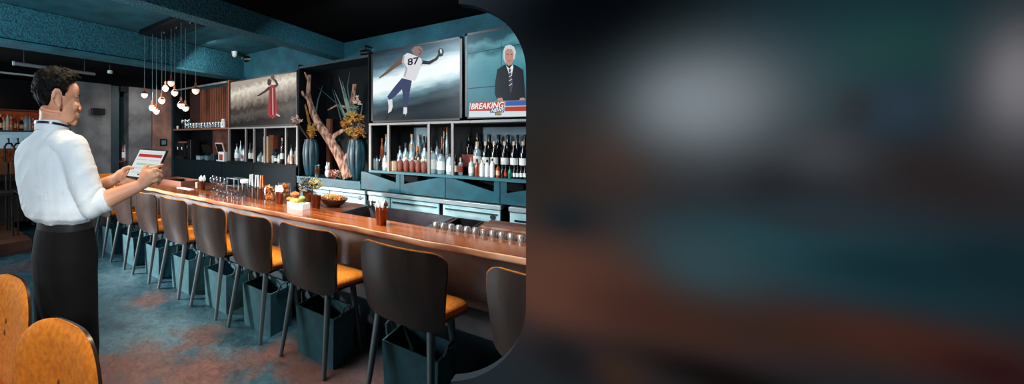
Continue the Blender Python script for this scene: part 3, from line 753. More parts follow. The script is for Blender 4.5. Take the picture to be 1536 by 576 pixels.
# news
t2 = tv(1.0725, .115, 1.685, 2.505, 'wall screen beside the printed wall showing a grey-haired newsreader in a dark suit')
def news_setup(nt):
    tc = N(nt, 'ShaderNodeTexCoord'); n = N(nt, 'ShaderNodeTexNoise'); n.inputs['Scale'].default_value = 6; n.inputs['Detail'].default_value = 5
    mp = N(nt, 'ShaderNodeMapping'); mp.inputs['Scale'].default_value = (1, 1.6, .8); nt.links.new(tc.outputs['Object'], mp.inputs[0]); nt.links.new(mp.outputs[0], n.inputs[0])
    v = axis_pos(nt, 0, 1.25, -.1, .25, 7.)
    return ramp(nt, v, [(0., '#1d5a68'), (.3, '#2f7482'), (.55, '#3b8290'), (.72, '#5a98a3'), (.80, '#2c6573'), (.88, '#57929c'), (.95, '#24525f'), (1., '#1e4a58')])
obj('display', MB().box((XF - .004, .135, 1.705), (XF, 1.0525, 2.485)), screen_mat('news_picture', news_setup), t2, world=True, smooth=False)
strand(t2, 'studio_seam', [(702, 81), (745, 73), (780, 66)], [.5, .5, .5], screen('seam', '#153f4b'), XG)
strand(t2, 'studio_seam', [(702, 133), (745, 129)], [.6, .6], screen('seam', '#153f4b'), XG)
strand(t2, 'studio_seam', [(752, 64), (752, 132)], [.4, .4], screen('seam', '#153f4b'), XG)
suit = screen('suit', '#20242b'); face = screen('newsreader_face', '#b98a78'); hair = screen('grey_hair', '#c9ced0'); shirt = screen('shirt_white', '#dfe6ea')
nr = flat(t2, 'newsreader_picture', [(757, 97), (746, 104), (743, 122), (742, 140), (745, 148), (756, 151), (780, 151), (788, 147), (787, 130), (785, 105), (776, 99), (771, 97)], suit, XG)
flat(nr, 'hair', [(755, 88), (755, 76), (758, 69), (765, 67), (771, 70), (774, 78), (772, 88), (767, 94), (758, 94)], hair, XG - .002)
flat(nr, 'face', [(757.5, 88), (757.5, 77), (761, 73), (768, 74), (770.5, 80), (770, 90), (767, 97), (763, 99), (760, 96)], face, XG - .004)
strand(nr, 'mouth', [(761.5, 91.5), (766.5, 91.5)], [.5, .5], screen('lips', '#8a4b44'), XG - .006)
strand(nr, 'eye', [(760, 81.5), (762.5, 81.5)], [.5, .5], suit, XG - .006); strand(nr, 'eye', [(766, 81.5), (768.5, 81.5)], [.5, .5], suit, XG - .006)
flat(nr, 'shirt', [(759, 98), (764, 103), (769, 97), (770, 101), (766, 121), (762, 106)], shirt, XG - .002)
strand(nr, 'tie', [(764.5, 103), (765.5, 112), (767, 126), (766, 139)], [1.4, 1.8, 2.6, 1], screen('tie', '#3d4650'), XG - .004)
for q_ in (108, 114, 120, 127): strand(nr, 'tie_stripe', [(763.5, q_ + 1.5), (768, q_ - 1.5)], [.4, .4], shirt, XG - .006)
for a_, b_ in ((750, 149), (783, 149)):
    flat(nr, 'hand', [(a_ - 4, b_ + 2), (a_ - 3, b_ - 2), (a_ + 3, b_ - 2.5), (a_ + 5, b_ + 2)], face, XG - .003)
bn = flat(t2, 'news_banner', [(705, 154.5), (789, 150), (840, 147), (840, 173), (789, 174.5), (703, 176)], screen('banner_white', '#cfdbe0'), XG, .004)
flat(bn, 'headline_box', [(707, 154), (757, 152), (756, 166), (704, 166.5)], screen('banner_red', '#b23a2a'), XG - .004)
flat(bn, 'blue_strip', [(758, 152), (840, 147), (840, 157.5), (758, 159)], screen('banner_blue', '#3a5fa8'), XG - .004)
flat(bn, 'red_strip', [(758, 160), (840, 158), (840, 166), (757, 167)], screen('banner_red', '#b23a2a'), XG - .004)
flat(bn, 'news_box', [(736, 162), (757, 161.5), (756, 168.5), (735, 169)], screen('banner_navy', '#25406d'), XG - .006)
flat(bn, 'live_box', [(743, 169), (752, 169), (752, 173), (743, 173)], screen('live_black', '#1a1a1a'), XG - .006)
wl = screen('letter_white', '#f2f2f0')
lettering(bn, 'BREAKING', 706.5, 164, XG - .0065, 8.5, wl, 'headline_letters', .25, .02, 756)
lettering(bn, 'NEWS', 737, 168, XG - .0085, 5.2, wl, 'news_letters', .25, .02, 756)
lettering(bn, 'LIVE', 744, 172.3, XG - .0085, 3, screen('live_yellow', '#d9c04a'), 'live_letters', 0, .02, 751.5)
# basketball
t3 = tv(yX(345), yX(446.5), 1.672, 2.42, 'wall screen further left showing a basketball player in red about to shoot')
def bask_setup(nt):
    v = axis_pos(nt, .1, 1.2, .06, .26, 13.)
    tc = N(nt, 'ShaderNodeTexCoord')
    return ramp(nt, v, [(0.1, '#38322f'), (.3, '#282422'), (.45, '#5b534d'), (.55, '#3a3532'), (.68, '#857a70'), (.8, '#b6aca0'), (.9, '#e5ddcc'), (1.0, '#a99e92')])
ya, yb = yX(345) - .02, yX(446.5) + .02
obj('display', MB().box((XF - .004, yb, 1.692), (XF, ya, 2.40)), screen_mat('basketball_picture', bask_setup), t3, world=True, smooth=False)
red = screen('kit_red', '#a33238'); redd = screen('kit_red_dark', '#6d2428'); bsk = screen('player_brown', '#3d2c27')
bp_ = flat(t3, 'player_picture', [(404, 130), (407, 127), (413, 127), (414, 145), (416, 165), (414, 174), (409, 178), (405, 176), (401, 172), (403, 150)], red, XG)
for q_ in ((406, 130, 407, 172), (411, 130, 412, 172)): strand(bp_, 'kit_fold', [(q_[0], q_[1]), (q_[2], q_[3])], [.6, .9], redd, XG - .002)
strand(bp_, 'kit_light', [(409, 132), (409.5, 172)], [.5, .7], screen('kit_pale', '#d7a59d'), XG - .002)
strand(bp_, 'arm', [(405, 131), (398, 137), (390, 142), (386, 144)], [2.2, 1.6, 1.2, .8], bsk, XG)
strand(bp_, 'arm', [(412, 130), (416, 127), (414, 122), (409, 117)], [2, 2, 1.8, 1.2], bsk, XG)
flat(bp_, 'head', [(401, 126), (401.5, 119.5), (405, 118), (407.5, 121), (406.5, 127), (403.5, 129)], bsk, XG)
flat(bp_, 'basketball', [(406, 116), (407, 112.5), (410, 112), (412, 115), (411, 118.5), (408, 119.5)], screen('ball_brown', '#57423a'), XG - .002)
strand(bp_, 'shoe', [(413, 170), (417, 173), (420, 174)], [1.2, 1.2, .8], screen('shoe_pale', '#cdb9ae'), XG)
strand(bp_, 'shoe', [(406, 176), (408, 179)], [1.2, .8], bsk, XG)
# ------------------------------------------------------------------ bottles
CLEAR = glassy('bottle_clear', '#bfd8df', .14, .05, .42)
DARKG = mat('bottle_dark', '#0d0f10', .12, coat=.5)
AMBER = mat('bottle_amber', '#8a3a18', .2, coat=.5)
GREENG = mat('bottle_green', '#1f6b5a', .2, coat=.4)
BROWNG = mat('bottle_brown', '#2b1610', .15, coat=.5)
WHITEB = mat('bottle_white', '#d8dcdc', .4)
PALEB = mat('bottle_pale', '#9fb4ba', .25, coat=.4)
TERRA = mat('jug_terracotta', '#7a3b2a', .55, col2='#5c2b20', nscale=14)
LABW = mat('label_white', '#d9dad6', .8); LABC = mat('label_cream', '#cfa88c', .8); LABR = mat('label_red', '#a23328', .8)
CAPB = mat('cap_black', '#141414', .5); CAPW = mat('cap_cork', '#c9a98c', .7); CAPO = mat('cap_amber', '#b35a22', .5)
PROF = {
    'wine': [(.0, 0), (.036, 0), (.0385, .006), (.0385, .19), (.034, .215), (.0165, .245), (.0145, .262), (.0145, .315), (.0, .315)],
    'spirit': [(.0, 0), (.038, 0), (.041, .008), (.041, .15), (.036, .172), (.017, .19), (.015, .2), (.015, .245), (.0, .245)],
    'square': [(.0, 0), (.04, 0), (.044, .008), (.044, .13), (.04, .15), (.018, .165), (.016, .2), (.0, .2)],
    'tall': [(.0, 0), (.03, 0), (.032, .006), (.032, .22), (.028, .25), (.014, .285), (.012, .34), (.0, .34)],
    'small': [(.0, 0), (.024, 0), (.026, .005), (.026, .075), (.022, .09), (.011, .105), (.01, .135), (.0, .135)],
    'flask': [(.0, 0), (.03, 0), (.033, .006), (.033, .12), (.028, .145), (.013, .165), (.013, .19), (.0, .19)],
    'jug': [(.0, 0), (.034, 0), (.042, .01), (.05, .05), (.05, .085), (.036, .12), (.016, .135), (.014, .155), (.0, .155)],
    'jar': [(.0, 0), (.036, 0), (.038, .005), (.038, .085), (.036, .09), (.0, .09)],
}
TOPR = {'wine': (.016, .275, .322), 'spirit': (.018, .215, .262), 'square': (.019, .175, .212), 'tall': (.0135, .31, .352), 'small': (.012, .115, .142), 'flask': (.015, .17, .2), 'jug': (.017, .14, .168), 'jar': (.038, .086, .094)}
LABZ = {'wine': (.0395, .05, .13), 'spirit': (.042, .04, .115), 'square': (.045, .035, .11), 'tall': (.033, .06, .14), 'small': (.0268, .02, .062), 'flask': (.0338, .03, .09), 'jug': None, 'jar': None}
PROTO = {}
def bottle(shape, glass, label_m, cap_m, loc, label, group, h=None, rz=0., cat='bottle'):
    key = (shape, glass.name, label_m.name if label_m else None, cap_m.name)
    H = PROF[shape][-1][1]; sc = (h / H) if h else 1.
    if key not in PROTO:
        t = thing({'jug': 'clay_jug', 'jar': 'cream_jar'}.get(shape, 'bottle'), label, cat, loc, rz, group)
        obj('bottle_body', MB().lathe(PROF[shape], seg=20), glass, t, angle=50)
        if label_m and LABZ[shape]:
            r_, a, b = LABZ[shape]
            obj('paper_label', MB().lathe([(r_ - .001, a), (r_, a), (r_, b), (r_ - .001, b)], seg=20), label_m, t, angle=50)
        r_, a, b = TOPR[shape]
        obj('cap', MB().lathe([(.0, a), (r_, a), (r_, b - .002), (r_ - .002, b), (.0, b)], seg=14), cap_m, t, angle=50)
        t.scale = (sc, sc, sc); PROTO[key] = t; return t
    return dup(PROTO[key], loc, rz, label, sc, group)
def row(items, X, z, group, where, cat='bottle', lim=None):
    """items: (px, py_top, shape, glass, label, cap, words); size read from the height shown in the picture"""
    L_ = []
    for px, pyt, shape, g, lb, cp, words in items:
        p = pX(px, 207, X); d = ray(px, 207); D = X / d.x
        h = max(.05, CAMH + (207 - pyt) * D / FPX - z); R0 = max(r_ for r_, _ in PROF[shape]); sc = h / PROF[shape][-1][1]
        if sc > 1.15: sc = 1.15 
        L_.append([p.y, sc * R0, h, shape, g, lb, cp, words, R0])
    if lim:
        for e_ in L_: e_[0] = min(max(e_[0], lim[1] + e_[1] * .8 + .014), lim[0] - e_[1] * .8 - .014)
    o_ = sorted(L_, key=lambda e_: e_[0])
    for i_, e_ in enumerate(o_):
        room_ = [o_[j_][0] - o_[j_ - 1][0] for j_ in (i_, i_ + 1) if 0 < j_ < len(o_)]
        if lim: room_ += [2 * (lim[0] - .012 - e_[0]), 2 * (e_[0] - lim[1] - .012)]
        if room_: e_[1] = max(min(e_[1], min(room_) / 2 - .0008), .012)
    for y_, r_, h, shape, g, lb, cp, words, R0 in L_:
        o = bottle(shape, g, lb, cp, (X, y_, z + .0004), words + ' ' + where, group, h, 0, cat)
        o.scale = (r_ / R0, r_ / R0, h / PROF[shape][-1][1])
BAY = [2.085, yX(555.5), yX(583), yX(643.5), yX(679), -.2]
zS = 1.1306
G4 = 'bottles in the widest bay'
# riser for the back rows of the widest bay
rs = obj('shelf_riser', MB().box((4.07, .05, zS), (4.32, BAY[4] - .02, zS + .075)), CHAR); tag(rs, 'low black riser under the dark wine bottles in the widest bay', 'riser')
W_ = 'in the widest bay'
row([(684, 233, 'flask', DARKG, LABW, CAPB, 'dark bottle with white label at the front left corner'),
     (691, 238, 'square', CLEAR, LABR, CAPW, 'squat clear bottle with red-marked label, second in the front row'),
     (707, 238, 'square', PALEB, LABW, CAPO, 'broad pale bottle with big white label, front row'),
     (715.5, 240, 'flask', AMBER, None, CAPB, 'orange amber bottle beside the white trio, front row'),
     (723, 241, 'flask', WHITEB, None, CAPW, 'plain white bottle, left of the white trio'),
     (730.8, 241, 'flask', WHITEB, None, CAPB, 'plain white bottle, middle of the white trio'),
     (738.5, 239, 'flask', WHITEB, None, CAPB, 'plain white bottle, right of the white trio'),
     (747, 247, 'square', AMBER, LABC, CAPB, 'amber bottle with cream label right of the white trio'),
     (753.5, 249, 'small', BROWNG, None, CAPB, 'small black-brown bottle right of the cream label'),
     (758.5, 248, 'small', BROWNG, LABR, CAPB, 'small brown bottle with red label in the front row'),
     (765, 250, 'small', GREENG, None, CAPB, 'small green bottle in the front row'),
     (771.5, 249, 'small', DARKG, LABW, CAPB, 'small dark bottle with pale label, right of the green one'),
     (776.5, 250, 'small', DARKG, LABW, CAPB, 'small dark bottle with pale label, second right of the green one'),
     (782, 249, 'small', DARKG, LABW, CAPB, 'small dark bottle with pale label, third right of the green one'),
     (787.5, 249, 'small', DARKG, LABW, CAPB, 'small dark bottle with pale label beside the printed wall')], 3.985, zS, G4, W_)
row([(716, 215, 'spirit', CLEAR, LABW, CAPW, 'clear bottle with cork stopper left of the wine bottles'),
     (728.5, 213, 'wine', DARKG, LABW, CAPW, 'black wine bottle with white label, first from left'),
     (741.5, 213, 'wine', DARKG, LABW, CAPW, 'black wine bottle with white label, second from left'),
     (757, 213, 'wine', DARKG, LABW, CAPW, 'black wine bottle with white label, third from left'),
     (771, 213, 'wine', DARKG, LABW, CAPW, 'black wine bottle with white label, fourth from left'),
     (785, 213, 'wine', DARKG, LABW, CAPW, 'black wine bottle with white label, last before the printed wall')], 4.115, zS + .0755, G4, W_)
row([(704, 201, 'wine', DARKG, None, CAPB, 'tall dark bottle at the back left, above the red box'), (716.5, 200, 'wine', DARKG, None, CAPB, 'tall dark bottle at the back behind the cork stopper'),
     (734, 203, 'wine', DARKG, None, CAPB, 'unlabelled dark bottle at the back, first against the pale panel'), (748, 203, 'wine', DARKG, None, CAPB, 'unlabelled dark bottle at the back, second against the pale panel'),
     (762, 203, 'wine', DARKG, None, CAPB, 'unlabelled dark bottle at the back, third against the pale panel'), (776, 203, 'wine', DARKG, None, CAPB, 'unlabelled dark bottle at the back, fourth against the pale panel'),
     (787, 203, 'wine', DARKG, None, CAPB, 'unlabelled dark bottle at the back beside the printed wall')], 4.23, zS + .0755, G4, W_)
bxp = pX(697, 240, 4.10)
o = thing('gift_box', 'dark red box at the back of the widest bay', 'box', (4.16, min(bxp.y, BAY[4] - .08), zS + .0755))
obj('box_body', MB().box((-.04, -.055, 0), (.04, .055, .10)), mat('box_red', '#6d1d18', .5), o, smooth=False); obj('box_lid', MB().box((-.043, -.058, .10), (.043, .058, .125)), mat('box_red', '#6d1d18', .5), o, smooth=False)
G3 = 'bottles in the narrow bay'; W_ = 'in the narrow bay left of the widest one'
row([(648.5, 222, 'square', PALEB, LABW, CAPB, 'square pale bottle with white label'), (661, 226, 'square', CLEAR, LABW, CAPB, 'clear bottle with large white label, front'), (675, 232, 'flask', PALEB, LABW, CAPB, 'pale bottle at the right end, front')], 3.99, zS, G3, W_)
row([(656, 214, 'flask', CLEAR, None, CAPB, 'slim clear bottle behind the square one'), (663, 208, 'spirit', AMBER, None, CAPO, 'reddish amber bottle'), (670.5, 193, 'tall', CLEAR, LABW, CAPO, 'tallest clear bottle with amber cap'), (666, 199, 'tall', DARKG, None, CAPW, 'tall dark bottle beside the tallest one')], 4.13, zS, G3, W_)
G2 = 'bottles in the jug bay'; W_ = 'in the bay of brown jugs'
row([(584.6, 241, 'jar', LABC, None, CAPB, 'cream round jar at the left end'), (592, 241, 'jar', LABC, None, CAPB, 'cream round jar, second from left')], 3.985, zS, G2, W_, 'jar')
row([(600.5, 237, 'jug', TERRA, None, CAPB, 'brown clay jug, first from left'), (609.6, 237, 'jug', TERRA, None, CAPW, 'brown clay jug, second from left'), (618.6, 237.5, 'jug', TERRA, None, CAPW, 'brown clay jug, middle of five'), (627.3, 238, 'jug', TERRA, None, CAPW, 'brown clay jug, fourth from left'), (636, 239, 'jug', TERRA, None, CAPW, 'brown clay jug, last of five')], 3.985, zS, G2, W_, 'jug')
row([(600, 221, 'spirit', CLEAR, LABW, CAPB, 'clear bottle with white label behind the first jug'), (608.5, 217, 'spirit', CLEAR, LABW, CAPB, 'clear bottle with white label behind the second jug'), (617, 218, 'spirit', PALEB, LABW, CAPW, 'pale bottle behind the middle jug'), (626, 222, 'spirit', BROWNG, LABW, CAPO, 'brown bottle behind the fourth jug'), (637, 217, 'spirit', CLEAR, LABW, CAPB, 'clear bottle behind the last jug')], 4.10, zS, G2, W_)
row([(618, 203, 'tall', CLEAR, None, CAPW, 'tall clear bottle, left of the back trio'), (628, 205, 'tall', PALEB, None, CAPW, 'tall pale bottle, middle of the back trio'), (636, 206, 'tall', DARKG, LABW, CAPB, 'tall dark bottle, right of the back trio')], 4.24, zS, G2, W_)
G1 = 'bottles in the first right bay'; W_ = 'in the bay right of the vases'
row([(559, 232, 'flask', PALEB, LABC, CAPB, 'pale bottle with cream label'), (565, 235, 'flask', CLEAR, None, CAPB, 'small clear bottle, second from left'), (570.5, 232, 'flask', DARKG, None, CAPB, 'dark bottle, third from left'), (577.5, 230, 'spirit', PALEB, LABW, CAPB, 'pale bottle with blue-white label at the right end')], 3.99, zS, G1, W_)
row([(561.5, 218, 'spirit', CLEAR, None, CAPB, 'clear bottle at the back left'), (567, 222, 'spirit', CLEAR, LABC, CAPB, 'clear bottle with cream label at the back'), (573, 209, 'tall', AMBER, None, CAPO, 'amber bottle at the back'), (579, 203, 'tall', CLEAR, LABW, CAPW, 'tall clear bottle at the back right')], 4.13, zS, G1, W_)
# left bays, far off
WL = 'under the basketball screen'; GL = 'bottles under the basketball screen'
row([(350, 227, 'small', PALEB, LABW, CAPB, 'small pale bottle at the left end'), (355.5, 217, 'spirit', CLEAR, LABW, CAPB, 'clear bottle, second from the left end'), (361, 212, 'tall', CLEAR, None, CAPW, 'tall clear bottle'), (363.5, 222, 'spirit', WHITEB, LABR, CAPB, 'white bottle with red label'), (366, 219, 'spirit', CLEAR, None, CAPB, 'clear bottle beside the red label'),
     (375.5, 216, 'spirit', DARKG, LABW, CAPB, 'dark bottle with white label, left of a pair'), (379.8, 216, 'spirit', DARKG, LABW, CAPB, 'dark bottle with white label, right of a pair'),
     (388, 231, 'small', CLEAR, LABW, CAPB, 'small clear bottle, left in the narrow bay'), (391.5, 226, 'flask', CLEAR, None, CAPB, 'clear bottle, middle of the narrow bay'), (395, 231, 'small', WHITEB, None, CAPB, 'small white bottle, right in the narrow bay'),
     (409.5, 231, 'square', WHITEB, None, CAPB, 'white square bottle beside the tan box'), (414, 229, 'flask', DARKG, LABW, CAPB, 'dark bottle with white label beside the tan box'), (418.7, 230, 'flask', PALEB, LABW, CAPB, 'pale bottle, second right of the tan box'), (423.5, 208, 'tall', BROWNG, LABW, CAPW, 'tall brown bottle with white cap'),
     (433.5, 231, 'flask', CLEAR, LABC, CAPB, 'clear bottle with cream label at the right end bay'), (437, 219, 'spirit', WHITEB, LABC, CAPB, 'white bottle in the right end bay'), (440.5, 229, 'flask', AMBER, None, CAPB, 'amber bottle in the right end bay'), (443.5, 218, 'spirit', PALEB, None, CAPB, 'pale bottle at the right end')], 4.02, zS, GL, WL)
o = thing('tan_box', 'tall tan cardboard box among the bottles under the basketball screen', 'box', (4.06, yX(402, 4.06), zS))
obj('box_body', MB().box((-.05, -.05, 0), (.05, .05, .39)), mat('cardboard', '#b98a66', .8), o, smooth=False); obj('box_flap', MB().box((-.05, -.05, .39), (.0, .05, .394)), mat('cardboard', '#b98a66', .8), o, smooth=False)
o = thing('rust_box', 'rust orange box on a teal canister right of the tan box', 'box', (4.16, yX(410, 4.16), zS + .2))
obj('box_body', MB().box((-.05, -.05, 0), (.05, .05, .19)), mat('rust_card', '#9a4526', .8), o, smooth=False); obj('box_lid', MB().box((-.053, -.053, .19), (.053, .053, .21)), mat('rust_card', '#9a4526', .8), o, smooth=False)
o = thing('teal_canister', 'round teal canister right of the tan box', 'canister', (4.16, yX(410, 4.16), zS))
obj('canister_body', MB().lathe([(0, 0), (.055, 0), (.058, .005), (.058, .16), (0, .16)]), PANELT, o); obj('canister_lid', MB().lathe([(0, .16), (.06, .16), (.06, .195), (.05, .2), (0, .2)]), DARKT, o)
# ------------------------------------------------------------------ glasses on the narrow shelf
GL2 = glassy('shelf_glass', '#eef4f4', .14, .08)
g0 = None; k = 0
tall0 = None
for k in range(13):
    px = 279.5 + k * 4.15; X = 3.97
    loc = (X, yX(px, X), 1.6725); lab = 'low clear tumbler, %s from left on the shelf under the slats' % ORD[k]
    if g0 is None:
        g0 = thing('tumbler', lab, 'glass', loc, 0, 'tumblers under the slats')
        obj('tumbler_wall', MB().lathe([(0, 0), (.036, 0), (.038, .003), (.043, .1), (.040, .1), (.034, .012), (0, .012)], seg=16), GL2, g0, angle=60)
    else: dup(g0, loc, 0, lab)
for k, px in enumerate((269.5, 274, 278.5, 283)):
    X = 4.08; loc = (X, yX(px, X), 1.6725); lab = 'tall stemmed glass, %s from left on the shelf beside the slats' % ORD[k]
    if tall0 is None:
        tall0 = thing('stemmed_glass', lab, 'glass', loc, 0, 'stemmed glasses beside the slats')
        obj('glass_bowl', MB().lathe([(.004, .085), (.03, .1), (.038, .14), (.034, .19), (.032, .19), (.035, .14), (.027, .104), (0, .09)], seg=16), GL2, tall0, angle=60)
        obj('glass_stem', MB().lathe([(0, 0), (.034, 0), (.03, .005), (.005, .012), (.004, .088), (0, .088)], seg=12), GL2, tall0, angle=60)
    else: dup(tall0, loc, 0, lab)
o = thing('white_jug', 'white jug at the right end of the glass shelf', 'jug', (3.99, yX(335, 3.99), 1.6725))
obj('jug_body', MB().lathe([(0, 0), (.04, 0), (.045, .02), (.042, .08), (.03, .12), (.034, .15), (.03, .15), (.026, .12), (0, .03)], seg=16), WHITEB, o); obj('jug_handle', MB().tube([(-.03, -.02, .13), (-.06, -.04, .11), (-.06, -.04, .06), (-.04, -.02, .04)], .006, 8), WHITEB, o)
o = thing('white_cup', 'little white cup at the left end of the glass shelf', 'cup', (3.98, yX(266, 3.98), 1.672))
obj('cup_body', MB().lathe([(0, 0), (.02, 0), (.028, .06), (.025, .06), (.018, .006), (0, .006)], seg=14), WHITEB, o); obj('cup_rim', MB().lathe([(.025, .06), (.029, .06), (.029, .064), (.025, .064)], seg=14), WHITEB, o)
# ------------------------------------------------------------------ things on the left back counter
zL = 1.1056
o = thing('coffee_machine', 'black boxy coffee machine on the back counter under the glasses', 'coffee machine', (4.1, 6.04, zL))
obj('machine_body', MB().box((-.16, -.2, .03), (.18, .2, .30)), CHAR, o, smooth=False, bevel=.008)
obj('machine_head', MB().box((-.19, -.21, .22), (-.16, .21, .29)), BLACK, o, smooth=False)
obj('drip_tray', MB().box((-.2, -.2, .0), (-.16, .2, .05)).box((-.16, -.2, 0), (.16, .2, .03)), BLACK, o, smooth=False)
for s in (-.1, .1): obj('brew_group', MB().tube([(-.175, s, .22), (-.175, s, .17)], [.03, .028], 12), STEEL, o)
o.scale = (1, .72, 1)
obj('top_tray', MB().box((-.14, -.19, .30), (.16, .19, .325)), mat('rust_wood', '#7a4a38', .5), o, smooth=False)
o = thing('water_dispenser', 'dark tall dispenser with a steel edge right of the coffee machine', 'dispenser', (4.05, yX(290, 4.05), zL))
obj('dispenser_body', MB().box((-.1, -.07, 0), (.1, .07, .36)), CHAR, o, smooth=False, bevel=.01); obj('steel_edge', MB().box((-.105, -.07, .0), (-.1, -.05, .36)), STEEL, o, smooth=False)
obj('dispenser_spout', MB().tube([(-.1, 0, .26), (-.14, 0, .25), (-.14, 0, .22)], .01, 8), STEEL, o)
o = thing('till_monitor', 'dark till monitor tilted back on the counter left of the small tablet', 'monitor', (4.05, yX(311, 4.05), zL))
R_ = Matrix.Rotation(math.radians(-20), 3, 'Y')
obj('monitor_screen', MB().box((-.02, -.13, .12), (.0, .13, .28), R_), BLACK, o, smooth=False); obj('monitor_foot', MB().box((-.06, -.06, 0), (.08, .06, .02)).box((.0, -.03, .02), (.03, .03, .16)), CHAR, o, smooth=False)
o = thing('order_tablet', 'pale-framed small tablet on a stand above the red and white boxes', 'tablet', (4.0, yX(331, 4.0), zL))
obj('tablet_frame', MB().box((-.02, -.1, .13), (.0, .1, .32), R_), mat('frame_pale', '#c9b2a4', .5), o, smooth=False, bevel=.004); obj('tablet_screen', MB().box((-.024, -.082, .15), (-.0195, .082, .30), R_, (-.01, 0, .225)), BLACK, o, smooth=False)
obj('tablet_stand', MB().box((-.05, -.06, 0), (.07, .06, .02)).box((.0, -.02, .02), (.025, .02, .2)), PALEG, o, smooth=False)
o = thing('carton', 'white carton with a red panel on the back counter next to the shelf bay', 'carton', (3.97, yX(334.5, 3.97), zL))
obj('carton_body', MB().box((-.04, -.075, 0), (.04, .075, .16)), WHITEB, o, smooth=False); obj('red_panel', MB().box((-.042, -.04, .02), (-.04, .05, .12)), LABR, o, smooth=False)
for k, (px, w, h, c, lab) in enumerate(((300, .11, .07, '#8fa9b0', 'low pale steel box on the back counter below the till monitor'), (312, .09, .08, '#5d7880', 'grey-blue box right of the pale steel box'), (322, .07, .1, '#22333a', 'dark canister left of the red panelled carton'))):
    o = thing('counter_box', lab, 'box', (3.98, yX(px, 3.98), zL)); mm = mat('box_tone_%d' % k, c, .4, .3)
    obj('box_body', MB().box((-.05, -w / 2, 0), (.05, w / 2, h)), mm, o, smooth=False, bevel=.006); obj('box_lid', MB().box((-.052, -w / 2 - .002, h), (.052, w / 2 + .002, h + .012)), STEEL, o, smooth=False)
# wall things on the end wall
ws = thing('wall_panel', 'small square black control screen on the brown end wall', 'control screen', (yX(245, 1) * 0 + pY(245, 214, YL).x, YL - .015, pY(245, 214, YL).z - .06))
obj('panel_body', MB().box((-.075, 0, 0), (.075, .015, .13)), BLACK, ws, smooth=False); obj('panel_display', MB().box((-.045, -.003, .025), (.045, .0, .105)), screen('panel_glow', '#4a6a78', .8), ws, smooth=False)
ps = pY(146, 167, YL)
sp = thing('wall_speaker', 'flat black speaker box on the grey end wall', 'speaker', (ps.x, YL - .06, ps.z - .06))
obj('speaker_body', MB().box((-.11, .0, 0), (.11, .06, .11)), BLACK, sp, smooth=False, bevel=.01); obj('speaker_grille', MB().box((-.1, -.005, .01), (.1, .0, .1)), CHAR, sp, smooth=False)
# bottles in the slot of the end wall
ss = struct('trim_5', MB().box((2.87, YL + .05, 1.07), (3.02, YL + .34, 1.09)), WOODD, smooth=False)
for k, px in enumerate((184.5, 187.5, 190.5)):
    p = pY(px, 207, YL + .15)
    bottle('spirit', (AMBER, PALEB, BROWNG)[k], LABW, CAPB, (p.x, YL + .15, 1.0906), ['amber bottle on the left in the slot of the end wall', 'pale bottle in the middle of the end wall slot', 'brown bottle on the right in the end wall slot'][k], 'bottles in the wall slot', .34).scale = (.62, .62, 1.35)
# ------------------------------------------------------------------ pendant lamps
ZC = 2.95
cp = thing('pendant_canopy', 'long black ceiling plate carrying the cluster of pendant lamps', 'lamp plate', (2.55, 4.1, ZC - .06))
obj('plate', MB().box((-.19, -.5, 0), (.19, .52, .06)), BLACK, cp, smooth=False, bevel=.004)
for yy in (-.4, -.1, .2): obj('cord_grip', MB().lathe([(0, -.02), (.02, -.02), (.025, 0), (0, 0)], (0, yy, 0), 12), BLACK, cp)
GLOW = mat('lamp_glass', '#fff0e4', .15, emis='#ffdcc8', estr=.4, coat=.6)
GLOWT = mat('lamp_dark_glass', '#6a3a2c', .12, .3, coat=.8)
CORD = mat('lamp_cord', '#566970', .6)
pend = [(216.7, 142, 2.45), (228.6, 161.7, 2.48), (234.6, 166.5, 2.60), (242.8, 150.7, 2.50), (248.3, 132.5, 2.66), (256.8, 124, 2.52), (262.2, 139, 2.66), (271.7, 157.4, 2.48), (278.4, 161.7, 2.64), (293.6, 135.5, 2.56)]
words = ['hanging apart at the left edge of the cluster', 'second from left, lowest pair, left bulb', 'lowest bulb of the whole cluster', 'hanging alone at middle height left of centre', 'small upper bulb just left of the topmost one', 'topmost of the cluster', 'hanging just right below the topmost bulb', 'left bulb of the right lower pair', 'right bulb of the right lower pair', 'hanging apart at the right edge of the cluster']
for i, (px, py, X) in enumerate(pend):
    p = pX(px, py, X)
    t = thing('pendant_lamp', 'glowing pendant bulb on a thin cord, ' + words[i], 'lamp', p, 0, 'pendant lamps')
    R_ = .046
    obj('lamp_globe', MB().lathe([(0, -R_)] + [(R_ * math.sin(a), -R_ * math.cos(a)) for a in [PI * k / 12 for k in range(1, 9)]] + [(0, R_ * .5)], seg=18), GLOW, t)
    obj('globe_top', MB().lathe([(R_ * 1.01 * math.sin(a), -R_ * math.cos(a)) for a in [PI * k / 12 for k in range(7, 12)]] + [(0.008, R_)], seg=18), GLOWT, t)
    obj('lamp_socket', MB().lathe([(0, R_ * .8), (.014, R_ * .8), (.012, R_ + .05), (0, R_ + .05)], seg=10), COPPER, t)
    obj('cord', MB().tube([(0, 0, R_ + .04), (0, 0, ZC - .062 - p.z)], .0034, 6), CORD, t)
    l = bpy.data.lights.new('pendant_glow', 'POINT'); l.energy = .7; l.color = (1, .8, .62); l.shadow_soft_size = .05
    lo = bpy.data.objects.new('pendant_glow', l); COL.objects.link(lo); lo.location = (p.x, p.y, p.z - .075)
